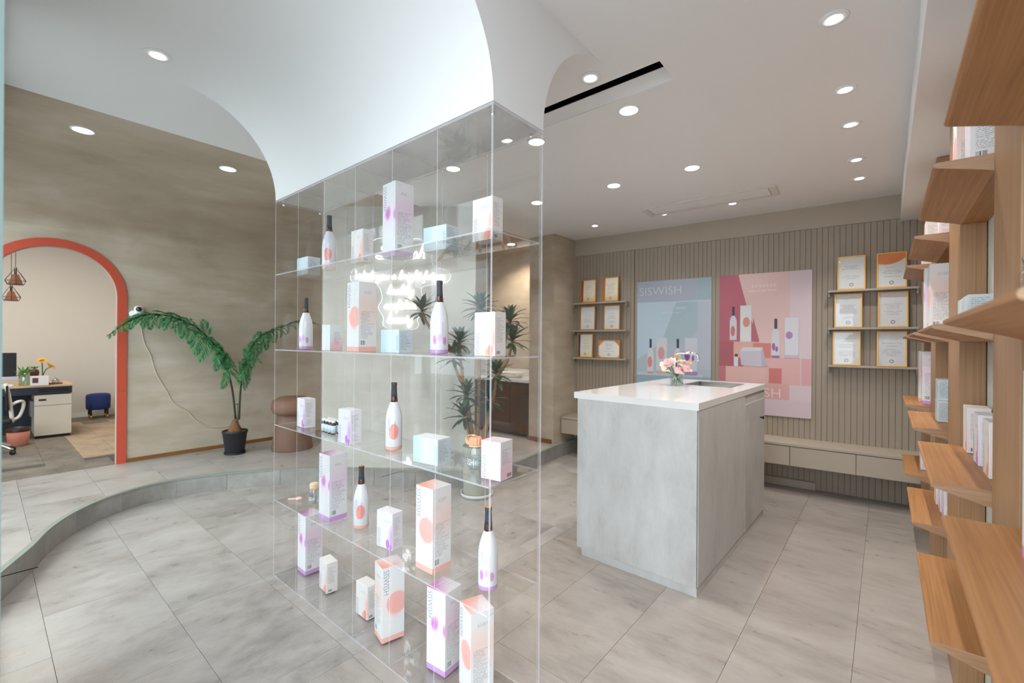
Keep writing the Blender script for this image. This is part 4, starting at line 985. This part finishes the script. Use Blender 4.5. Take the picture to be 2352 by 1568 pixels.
def wbox(key, x, y, lev, label, dz=0, rz=R90):
    """x, y: near room-side foot of a carton turned to face the room"""
    w, d, h, me, lt = kinds[key]
    c = (x+d/2, y+w/2) if rz == R90 else (x+w/2, y+d/2)
    return product_box(key, (c[0], c[1], LEV[lev]+.0008+dz), rz, label, 'cartons on the wooden shelves')
wbox('tall_purple', .170, 1.70, 3, 'tall grape carton on the highest board of the wooden shelves, nearer the shop front')
nw_ = text_mesh('净含量:750', .011, 'LEFT', 2)
for v in nw_.vertices: v.co = Vector((0, v.co.x, v.co.y))
nw_.materials.append(M['navy_ink'])
top_box = [o for o in COL.objects if o.get('label', '').startswith('tall grape carton on the highest board of the wooden')][0]
inst('lettering', nw_, top_box, (W_/2+.0004, -.030, .028))
wbox('tall_peach', .168, 1.98, 3, 'tall peach carton behind the tall grape carton on the highest wooden board')
wbox('blue', .186, 1.88, 2, 'pale blue carton at eye level between the first and second oak posts, nearer one')
wbox('blue', .188, 2.02, 2, 'pale blue carton at eye level between the first and second oak posts, farther one')
wbox('slim_peach', .204, 2.06, 1, 'peach carton at the back of three on the wooden board below eye level')
wbox('slim_purple', .207, 1.86, 1, 'grape carton in the middle of three on the wooden board below eye level')
wbox('slim_peach', .209, 1.70, 1, 'carton at the front of three on the wooden board below eye level')
wbox('slim_purple', .180, 2.72, 3, 'short grape carton on the highest board between the second and third oak posts')
wbox('slim_peach', .150, 3.02, 3, 'short peach carton on the highest board, tucked by the third oak post')
wbox('tall_peach', .152, 2.76, 2, 'tall peach carton at eye level between the second and third oak posts')
wbox('tall_purple', .142, 2.90, 2, 'tall grape carton right behind the tall peach carton at eye level')
wbox('blue', .150, 3.03, 2, 'pale blue carton at eye level beside the third oak post')
wbox('blue', .182, 2.80, 1, 'pale blue carton below eye level, lower one of a stack of two')
wbox('blue', .184, 2.82, 1, 'pale blue carton below eye level, upper one of a stack of two', .0955)
wbox('slim_purple', .196, 2.68, 0, 'grape carton on the lowest board, first from the shop front')
wbox('slim_purple', .192, 2.79, 0, 'grape carton on the lowest board, second from the shop front')
wbox('slim_peach', .186, 2.91, 0, 'peach carton on the lowest board, third from the shop front')
wbox('tall_purple', .166, 3.56, 1, 'tall grape carton in the far oak bay below eye level, nearer one')
wbox('tall_peach', .158, 3.70, 1, 'tall peach carton in the far oak bay below eye level, farther one')
wbox('slim_peach', .17, 3.72, 3, 'short carton on the highest board of the far oak bay')
wbox('slim_purple', .165, 3.66, 0, 'short carton on the lowest board of the far oak bay')
wbox('tall_purple', .172, 1.02, 1, 'tall carton on the nearest wooden board, cut by the picture edge', 0, math.pi/2-.0001)
gb = tag(empty('glass_jar', (.205, 1.19, LEV[2]+.0005)), 'small clear glass jar on the nearest eye level board', 'jar')
MB().lathe([(.022, 0), (.025, .003), (.025, .07), (.018, .08), (.018, .09)], 24, cap=False).build('jar_body', cl, gb)
MB().lathe([(.019, .086), (.020, .088), (.020, .104), (.018, .106)], 24).build('lid', M['chrome'], gb)

# ================================================================== FERN IN BLACK POT
leafg = [mat('fern_leaf', (58, 130, 80), .5, spec=.4), mat('fern_leaf_light', (84, 150, 90), .5, spec=.4)]
bark = stone_mat('rough_bark', (84, 58, 34), (120, 84, 50), (150, 110, 70), rough=.8, sc_=(9, 9, 9))
fern = tag(empty('potted_fern', (-4.90, 1.615, STEP)), 'arching fern with two long fronds in a black pot beside the coral arch', 'potted plant')
MB().lathe([(.078, .012), (.082, .016), (.106, .205), (.112, .208), (.112, .226), (.104, .226), (.100, .205), (.0001, .200)], 32, cap=False).build('pot', mat('black_pot', (44, 45, 48), .55), fern)
MB().lathe([(.075, 0), (.092, .003), (.094, .018), (.086, .018), (.083, .008), (.0001, .008)], 32, cap=False).build('saucer', mat('black_saucer', (34, 35, 38), .55), fern)
MB().lathe([(.0001, .2145), (.07, .214), (.103, .206)], 32, cap=False).build('soil_bark', stone_mat('bark_chips', (140, 92, 34), (176, 122, 54), (200, 150, 84), rough=.8, sc_=(14, 14, 14)), fern)
MB().lathe([(.055, .200), (.062, .225), (.048, .255), (.034, .285), (.028, .315), (.020, .335), (.0001, .34)], 14).build('caudex', bark, fern)
def W2F(p): return Vector(p)-Vector((-4.90, 1.615, STEP))
stem1 = [(-4.915, 1.625, .47), (-4.925, 1.60, .74), (-4.94, 1.56, .95), (-4.95, 1.50, 1.115)]
frond1 = [(-4.95, 1.50, 1.115), (-4.96, 1.40, 1.27), (-4.98, 1.285, 1.385), (-5.0, 1.16, 1.45), (-5.01, 1.05, 1.475), (-5.02, .94, 1.468), (-5.03, .86, 1.43), (-5.04, .78, 1.37), (-5.05, .705, 1.29)]
stem2 = [(-4.885, 1.645, .47), (-4.885, 1.655, .74), (-4.89, 1.675, .90), (-4.90, 1.71, 1.055)]
frond2 = [(-4.90, 1.71, 1.055), (-4.915, 1.78, 1.21), (-4.93, 1.87, 1.30), (-4.95, 1.98, 1.36), (-4.97, 2.10, 1.405), (-4.99, 2.24, 1.46), (-5.0, 2.36, 1.47), (-5.01, 2.50, 1.44)]
stm = mat('fern_stem', (46, 52, 34), .6)
for s_, f_ in ((stem1, frond1), (stem2, frond2)): MB().tube(catmull([W2F(p) for p in s_+f_[1:]], 5), lambda t: .0085*(1-.75*t)+.0015, 8).build('stem', stm, fern)
MB().tube([W2F((-4.9, 1.61, .62)), W2F((-4.9, 1.66, .625))], .004, 6).box(-.002, .002, .02, .024, .30, .48).build('support_stake', M['dark'], fern)
def pinna_mesh(seed):
    rnd = random.Random(seed); mb = MB(); n = 8
    axis = lambda t: Vector((t, 0, .16*t-.75*t*t))
    mb.tube([axis(i/8) for i in range(9)], lambda t: .012*(1-.7*t), 4)
    for i in range(n):
        t = .10+.88*i/(n-1); o = axis(t); ln = .50*math.sin(math.pi*(.25+.62*t))+.06
        for s in (1, -1):
            a = .90-.45*t+rnd.uniform(-.12, .12); d = Vector((math.cos(a)*ln, s*math.sin(a)*ln, -.35*ln-.45*t*ln+rnd.uniform(-.05, .05)))
            w = Vector((-math.sin(a)*s, math.cos(a), 0))*.055; mid = o+d*.5+Vector((0, 0, .04)); tip = o+d
            mb.add([o, mid-w, tip, mid+w], [(0, 1, 2, 3)], 0 if rnd.random() < .6 else 1)
    a = axis(1.0); mb.add([a, a+Vector((.1, .05, -.12)), a+Vector((.20, 0, -.30)), a+Vector((.1, -.05, -.12))], [(0, 1, 2, 3)])
    return mb.mesh('pinna', leafg)
PM = [pinna_mesh(k) for k in range(5)]
def fronds(path, cnt, smax, seed, lean):
    rnd = random.Random(seed); P = catmull([W2F(p) for p in path], 12); N = len(P)
    for i in range(cnt):
        t = i/(cnt-1); k = min(int(t*(N-1)), N-2); d = (P[k+1]-P[k]).normalized()
        sz = smax*(.78+1.0*t if t < .22 else 1.0-.82*((t-.22)/.78)**1.1)
        dirs = [Vector((.80, 0, -.12))+d*.50, Vector((.35, 0, -.75))+d*.30, Vector((.42, 0, .42))+d*.62, Vector((-.16, 0, .30))+d*.75]
        if t < .12: dirs.append(Vector((.4, lean*.9, -.25)))
        for q, out in enumerate(dirs):
            out = (out+Vector((rnd.uniform(-.12, .12), rnd.uniform(-.15, .15), rnd.uniform(-.1, .1)))).normalized()
            up = Vector((0, 0, 1)) if abs(out.z) < .9 else Vector((1, 0, 0)); yv = up.cross(out).normalized(); zv = out.cross(yv)
            o = inst('pinna', PM[rnd.randrange(5)], fern)
            o.matrix_local = Matrix.Translation(P[k]) @ Matrix(((out.x, yv.x, zv.x, 0), (out.y, yv.y, zv.y, 0), (out.z, yv.z, zv.z, 0), (0, 0, 0, 1))) @ Matrix.Rotation(rnd.uniform(-.5, .5), 4, 'X') @ Matrix.Scale(sz*rnd.uniform(.85, 1.1)*(.8 if q == 3 else 1), 4)
fronds(stem1[-2:]+frond1[1:], 19, .155, 1, .8); fronds(stem2[-2:]+frond2[1:], 16, .135, 2, -.6)

# ================================================================== DRACAENA BY THE NEON WALL
dl = [mat('dracaena_leaf', (40, 84, 58), .45, spec=.5), mat('dracaena_leaf_dark', (34, 70, 54), .45, spec=.5)]
drc = tag(empty('potted_dracaena', (-2.56, 2.62, 0)), 'branching dracaena with spiky leaf tufts in a pale pot before the neon wall', 'potted plant')
MB().lathe([(.105, .012), (.108, .016), (.122, .40), (.126, .405), (.118, .405), (.112, .38), (.0001, .37)], 36, cap=False).build('pot', mat('pale_pot', (190, 190, 174), .6), drc)
MB().lathe([(.10, 0), (.128, .003), (.134, .03), (.126, .03), (.122, .012), (.0001, .010)], 36, cap=False).build('saucer', mat('white_saucer', (226, 228, 230), .4), drc)
MB().lathe([(.0001, .376), (.112, .374)], 36, cap=False).build('soil', mat('soil', (74, 56, 42), .9), drc)
ROS = [(-2.59, 2.68, 1.545, 26), (-2.37, 2.80, 1.44, 20), (-2.34, 2.80, 1.28, 18), (-2.68, 2.53, 1.26, 16), (-2.72, 2.50, 1.14, 14), (-2.93, 2.34, 1.52, 16), (-2.46, 2.74, 1.00, 18), (-2.63, 2.57, .83, 16), (-2.64, 2.55, .66, 12), (-2.50, 2.70, .78, 12)]
def D(p): return Vector(p)-Vector((-2.56, 2.62, 0))
trk = mat('dracaena_trunk', (150, 118, 84), .75)
br = {0: [(-2.58, 2.64, .36), (-2.575, 2.65, .8), (-2.60, 2.68, 1.2), (-2.59, 2.68, 1.53)], 1: [(-2.53, 2.64, .36), (-2.50, 2.69, .62), (-2.44, 2.75, 1.05), (-2.37, 2.80, 1.42)], 2: [(-2.46, 2.73, .95), (-2.38, 2.78, 1.1), (-2.34, 2.80, 1.26)],
      3: [(-2.60, 2.62, .36), (-2.64, 2.57, .75), (-2.67, 2.54, 1.05), (-2.68, 2.53, 1.24)], 4: [(-2.655, 2.55, .9), (-2.70, 2.51, 1.02), (-2.72, 2.50, 1.12)], 5: [(-2.67, 2.54, 1.1), (-2.76, 2.46, 1.2), (-2.88, 2.37, 1.38), (-2.93, 2.34, 1.50)],
      6: [(-2.52, 2.63, .36), (-2.54, 2.67, .5), (-2.48, 2.72, .75), (-2.46, 2.74, .98)], 7: [(-2.60, 2.60, .5), (-2.63, 2.57, .81)], 8: [(-2.59, 2.59, .36), (-2.63, 2.56, .62)], 9: [(-2.52, 2.66, .4), (-2.50, 2.70, .75)]}
for k, P in br.items(): MB().tube(catmull([D(p) for p in P], 5), lambda t: .016-.006*t, 8).build('trunk', trk, drc)
def strap(seed):
    rnd = random.Random(seed); mb = MB(); vs = []; n = 7; bend = rnd.uniform(.5, 1.0)
    for i in range(n):
        t = i/(n-1); w = .145*math.sin(math.pi*(.14+.86*t*.98))**.8 if i < n-1 else 0
        x = t; z = .18*t-bend*.42*t*t
        vs += [(x, -w, z+.02), (x, 0, z), (x, w, z+.02)]
    mb.add(vs, [(i*3+j_, i*3+j_+1, (i+1)*3+j_+1, (i+1)*3+j_) for i in range(n-1) for j_ in range(2)], 0, True)
    return mb.mesh('leaf', dl[seed % 2])
LM = [strap(k) for k in range(6)]
rnd = random.Random(5)
for (x, y, z, n) in ROS:
    n = int(n*1.6)
    for i in range(n):
        f = i/(n-1); az = i*2.399+rnd.uniform(-.2, .2); el = 1.15-1.75*f+rnd.uniform(-.1, .1); s = (.120+.045*math.sin(math.pi*f))*rnd.uniform(.88, 1.12)
        o = inst('leaf', LM[rnd.randrange(6)], drc)
        o.matrix_local = Matrix.Translation(D((x, y, z+.02-.07*f))) @ Matrix.Rotation(az, 4, 'Z') @ Matrix.Rotation(-el, 4, 'Y') @ Matrix.Scale(s, 4)

# ================================================================== SMALL THINGS BY THE LEFT WALL
sm = tag(empty('security_camera', (XL, .925, 1.515)), 'white round security camera on the brown wall beside the coral arch', 'camera')
wp = mat('white_plastic', (238, 236, 234), .35)
b_ = MB().lathe([(.030, 0), (.032, .004), (.032, .016), (.026, .022), (.0001, .023)], 24).build('wall_base', wp, sm, (0, -.03, -.03)); b_.rotation_euler = (0, math.pi/2, 0)
hd = MB().lathe([(.018, -.052), (.030, -.045), (.034, -.02), (.034, .018), (.028, .034), (.012, .042), (.0001, .043)], 24).build('head', wp, sm, (.045, 0, .0))
ln = MB().lathe([(.022, 0), (.022, .004), (.0001, .010)], 24).build('lens_face', mat('black_lens', (14, 18, 40), .08, coat=1), sm, (.0775, -.004, .010)); ln.rotation_euler = (0, math.pi/2, -.25)
cbp = [(XL+.006, .95, 1.46), (XL+.006, .95, 1.38), (XL+.006, .975, 1.22), (XL+.006, 1.02, 1.11), (XL+.006, 1.065, .93), (XL+.006, 1.14, .77), (XL+.006, 1.20, .64), (XL+.006, 1.31, .55), (XL+.006, 1.375, .46), (XL+.006, 1.47, .385), (XL+.006, 1.56, .36), (XL+.006, 1.68, .355)]
tag(MB().tube(catmull(cbp, 6), .0042, 6).build('power_cable', mat('beige_cable', (206, 190, 166), .6)), 'thin beige cable running down the brown wall from the camera', 'cable')
ot = tag(empty('mushroom_stool', (-4.70, 2.08, STEP)), 'brown round mushroom stool behind the display case by the brown wall', 'stool')
bm_ = mat('brown_leatherette', (134, 98, 78), .6)
MB().lathe([(.195, 0), (.198, .012), (.172, .16), (.150, .30), (.142, .36)], 32).build('base', mat('brown_base', (122, 92, 74), .6), ot)
MB().lathe([(.13, .355), (.178, .37), (.198, .41), (.200, .45), (.185, .50), (.13, .53), (.0001, .54)], 32).build('cushion', bm_, ot)
# niche washstand
wsd = tag(empty('washstand', (-3.585, 4.30, STEP)), 'dark brown washstand with white basin top in the niche', 'cabinet')
dw = wood_mat('walnut', (48, 30, 22), (72, 46, 34), (92, 62, 46), 'z')
MB().box(-.455, .455, -.21, .24, .04, .635).build('body', dw, wsd); MB().box(-.43, .43, -.18, .24, 0, .04).build('plinth', M['dark'], wsd)
for a, c in ((-.45, -.155), (-.15, .15), (.155, .45)): MB().box(a, c, -.228, -.211, .05, .60, bev=.002).build('door', dw, wsd)
MB().box(-.46, .46, -.235, .245, .636, .675, bev=.004).build('worktop', M['quartz'], wsd)
MB().box(-.44, .44, .215, .245, .676, .76).build('splashback', M['quartz'], wsd)
MB().lathe([(.14, .676), (.18, .73), (.185, .735), (.175, .735), (.135, .69), (.0001, .685)], 28, cap=False).build('basin', mat('white_ceramic', (240, 238, 232), .1), wsd, (-.02, -.03, 0))
wf = tag(empty('basin_tap', (-3.26, 4.42, STEP+.676)), 'small chrome tap at the end of the niche washstand', 'tap')
MB().lathe([(.018, 0), (.018, .006), (.012, .01), (.012, .12), (.014, .125), (.014, .14), (.0001, .142)], 16).build('body', M['chrome'], wf)
MB().tube([(0, 0, .10), (-.05, -.05, .12), (-.09, -.09, .11)], .008, 8).build('spout', M['chrome'], wf)
MB().box(-.006, .006, -.05, .0, .143, .150).build('lever', M['chrome'], wf)

# ================================================================== OFFICE
dk = tag(empty('office_desk', (-7.2, .30, STEP)), 'office desk with pale wood top and dark apron beyond the arch', 'desk')
cream = mat('cream_laminate', (216, 206, 188), .5); topw = mat('maple_top', (206, 174, 134), .4); navy = mat('navy_apron', (38, 42, 56), .5)
MB().box(-.62, .03, -.95, .395, .575, .595, bev=.002).build('desktop', topw, dk)
MB().box(-.58, .02, -.93, .385, .495, .5745).build('apron', navy, dk)
MB().box(.0201, .0225, .12, .36, .515, .555).build('pull_slot', M['black'], dk)
MB().box(-.6, -.57, -.9, .36, 0, .49).build('modesty_panel', navy, dk)
pd = tag(empty('pedestal_cabinet', (-7.21, .535, STEP)), 'cream drawer pedestal under the office desk', 'cabinet')
MB().box(-.45, 0, -.145, .145, .03, .485).build('body', cream, pd); MB().box(-.44, -.01, -.14, .14, 0, .03).build('plinth', M['black'], pd)
for z0, z1 in ((.37, .483), (.032, .362)):
    d_ = MB().box(0.0005, .016, -.147, .147, z0, z1, bev=.002).build('drawer', cream, pd)
    if z0 > .3: MB().box(.0165, .020, -.115, -.055, .42, .44, bev=.002).build('handle', M['black'], d_)
MB().box(-.28, -.02, -.175, -.146, .25, .42).build('side_bag', mat('grey_pouch', (120, 120, 122), .5), pd)
mn = tag(empty('desk_monitor', (-7.35, .125, STEP+.5955)), 'dark computer monitor with silver chin on the office desk', 'monitor')
MB().box(-.012, .012, -.25, .135, .10, .36, bev=.004).build('screen', M['black'], mn); MB().box(-.012, .013, -.25, .135, .075, .099).build('chin', mat('silver', (200, 200, 204), .3, metal=.6), mn)
MB().box(-.03, -.013, -.10, 0, .006, .14).box(-.09, .07, -.15, .05, 0, .006).build('stand', mat('silver_stand', (190, 190, 194), .3, metal=.6), mn)
pj = tag(empty('glass_plant_jar', (-7.26, .315, STEP+.5955)), 'glass jar with leafy green water plant on the office desk', 'plant jar')
MB().lathe([(.04, 0), (.044, .004), (.044, .14), (.042, .14), (.040, .01), (.0001, .01)], 20, cap=False).build('jar', clear_mat('jar_glass', (236, 244, 238), .1, .02), pj)
lf = MB()
for i in range(26):
    a = i*2.4; el = .3+1.1*((i*7) % 10)/10; o = Vector((.02*math.cos(a), .02*math.sin(a), .10+.05*((i*3) % 5)/5)); d = Vector((math.cos(a)*math.cos(el), math.sin(a)*math.cos(el), math.sin(el)))*(.06+.05*((i*5) % 7)/7); w = Vector((-math.sin(a), math.cos(a), 0))*.012
    lf.add([o, o+d*.5-w, o+d, o+d*.5+w], [(0, 1, 2, 3)])
lf.build('foliage', mat('pothos_leaf', (88, 138, 70), .5), pj)
bxo = tag(empty('white_planter_box', (-7.18, .42, STEP+.5955)), 'white box with a small photo print on the office desk', 'box')
MB().box(-.03, .03, -.065, .075, 0, .105, bev=.002).build('body', mat('white_card', (232, 226, 222), .5), bxo); MB().box(.0301, .0308, -.05, -.005, .03, .085).build('photo_print', mat('photo_print', (92, 60, 66), .4), bxo)
for i, (dy, dz, tl, lb) in enumerate(((-.005, .26, .2, 'sunflower facing up in the white desk box'), (.062, .20, -.75, 'sunflower drooping to the right in the white desk box'))):
    sf = tag(empty('sunflower', (-7.20, .45, STEP+.5955+.10)), lb, 'flower', 'sunflowers on the office desk')
    MB().tube(catmull([(0, 0, 0), (0, dy*.4, dz*.35), (0, dy, dz-.10)], 5), .005, 6).build('stem', green, sf)
    hb = MB().lathe([(.0001, -.012), (.022, -.006), (.026, .004), (.0001, .010)], 18)
    h_ = hb.build('flower_head', mat('sunflower_disc', (98, 118, 40), .8), sf, (0, dy, dz-.09)); h_.rotation_euler = (tl, .5, 0)
    pt = MB()
    for k in range(18):
        a = 2*math.pi*k/18; c, s = math.cos(a), math.sin(a); pt.add([(c*.020, s*.020, .006), (c*.036-s*.008, s*.036+c*.008, .012), (c*.052, s*.052, .006), (c*.036+s*.008, s*.036-c*.008, .012)], [(0, 1, 2, 3)])
    pt.build('petals', mat('sunflower_petal', (238, 164, 34), .6), h_)
tp2 = tag(empty('teapot_tray', (-7.30, .56, STEP+.5955)), 'glass teapot on a small brown tray on the office desk', 'teapot')
MB().box(-.05, .05, -.055, .055, 0, .014, bev=.003).build('tray', mat('brown_tray', (128, 72, 44), .5), tp2)
MB().lathe([(.028, .015), (.034, .03), (.030, .05), (.012, .058), (.006, .07), (.0001, .072)], 18).build('pot_body', clear_mat('teapot_glass', (220, 228, 230), .2, .05), tp2)
jg = tag(empty('round_brown_pot', (-7.42, .40, STEP+.5955)), 'little round brown pot with sprouting leaves behind the white desk box', 'pot')
MB().lathe([(.02, 0), (.034, .10), (.040, .13), (.034, .16), (.020, .17)], 18).build('pot', mat('brown_pot', (92, 52, 40), .4), jg)
lf = MB()
for i in range(10):
    a = i*.628; d = Vector((math.cos(a)*.05, math.sin(a)*.05, .035)); w = Vector((-math.sin(a), math.cos(a), 0))*.012; o = Vector((0, 0, .17)); lf.add([o, o+d*.5-w, o+d, o+d*.5+w], [(0, 1, 2, 3)])
lf.build('leaves_tuft', mat('sprout_leaf', (96, 150, 84), .5), jg)
kb2 = tag(MB().box(-.05, .05, -.10, .06, 0, .02, bev=.004).build('paper_stack', mat('white_paper', (224, 220, 214), .7), None, (-7.22, .17, STEP+.5955)), 'low stack of white papers on the office desk before the monitor', 'papers')
# ottoman
om = tag(empty('blue_ottoman', (-8.50, 1.075, STEP)), 'round navy velvet ottoman with gold tipped legs in the office', 'stool')
MB().lathe([(.10, .125), (.122, .13), (.130, .15), (.132, .31), (.122, .335), (.09, .345), (.0001, .348)], 32).build('seat', mat('navy_velvet', (40, 58, 122), .8), om)
for sx, sy in ((1, 1), (1, -1), (-1, 1), (-1, -1)):
    l_ = MB().box(-.011, .011, -.011, .011, .05, .21, bev=.003).build('leg', M['black'], om, (sx*.09, sy*.085, 0)); MB().lathe([(.008, 0), (.0105, .05)], 10).build('leg_tip', mat('brass', (206, 152, 50), .3, metal=.8), l_)
# bin
bn2 = tag(empty('waste_bin', (-6.93, .262, STEP)), 'coral waste bin with dark liner beside the office desk', 'bin')
MB().lathe([(.07, 0), (.074, .003), (.088, .16), (.084, .16), (.07, .006), (.0001, .006)], 28, cap=False).build('bucket', mat('coral_plastic', (214, 140, 118), .5), bn2)
MB().lathe([(.090, .145), (.0915, .150), (.0915, .180), (.080, .184), (.078, .150)], 28, cap=False).build('liner', mat('dark_liner', (66, 46, 42), .4), bn2)
# office chair
ch = tag(empty('office_chair', (-6.50, .06, STEP)), 'white framed office chair with black mesh seat at the left edge', 'chair')
wf_ = mat('white_frame', (226, 220, 204), .45)
MB().box(-.16, .16, -.16, .14, .30, .345, bev=.015).build('seat', M['black'], ch)
MB().tube(catmull([(.0, .145, .30), (.02, .135, .42), (.03, .12, .56), (.02, .10, .68)], 6), .016, 10).build('back_upright', wf_, ch)
MB().box(-.10, .10, .10, .115, .42, .66, bev=.01).build('mesh_back', mat('black_mesh', (28, 28, 32), .8), ch)
MB().tube(catmull([(.02, .14, .47), (.06, .175, .50), (.02, .215, .495), (.0, .215, .43), (-.01, .19, .35), (-.0, .15, .32)], 6), .013, 10).build('armrest', wf_, ch)
MB().lathe([(.02, .10), (.02, .30)], 12).build('gas_lift', M['chrome'], ch)
cst = MB().lathe([(.0001, 0), (.022, 0), (.022, .016), (.0001, .016)], 16, cap=False).mesh('caster', M['black'])
for k in range(5):
    a = 2*math.pi*k/5+.95
    lg = MB().tube(catmull([(0, 0, .11), (.08*math.cos(a), .08*math.sin(a), .10), (.18*math.cos(a), .18*math.sin(a), .05)], 4), .011, 8).build('base_arm', M['chrome'], ch)
    c_ = inst('caster', cst, lg, (.185*math.cos(a), .185*math.sin(a), .023)); c_.rotation_euler = (math.pi/2, 0, a)
# pendant lamps
def pendant(x, y, z, s, label):
    t = tag(empty('pendant_lamp', (x, y, z)), label, 'pendant lamp', 'wire cage pendant lamps in the office')
    MB().tube([(0, 0, .11*s), (0, 0, 2.62-z)], .0022, 6).build('cord', M['black'], t)
    w = MB(); n = 6; T = (0, 0, .12*s); mid = [(.085*s*math.cos(2*math.pi*k/n), .085*s*math.sin(2*math.pi*k/n), -.02*s) for k in range(n)]; lo = [(.066*s*math.cos(2*math.pi*k/n), .066*s*math.sin(2*math.pi*k/n), -.06*s) for k in range(n)]
    for k in range(n):
        for a, b2 in ((T, mid[k]), (mid[k], lo[k]), (mid[k], mid[(k+1) % n]), (lo[k], lo[(k+1) % n])): w.tube([a, b2], .0022, 5)
    w.build('wire_cage', M['black'], t)
    MB().lathe([(.026*s, .045*s), (.062*s, -.058*s), (.060*s, -.058*s), (.025*s, .043*s)], 6, smooth=False).build('shade', mat('rattan', (104, 62, 40), .7), t)
    MB().lathe([(.010*s, .04*s), (.012*s, .12*s)], 10).build('socket', M['black'], t)
pendant(-6.95, .235, 1.875, 1.0, 'wire pendant lamp with brown shade in the office, upper one of two')
pendant(-7.25, .215, 1.72, .95, 'wire pendant lamp with brown shade in the office, lower one of two')
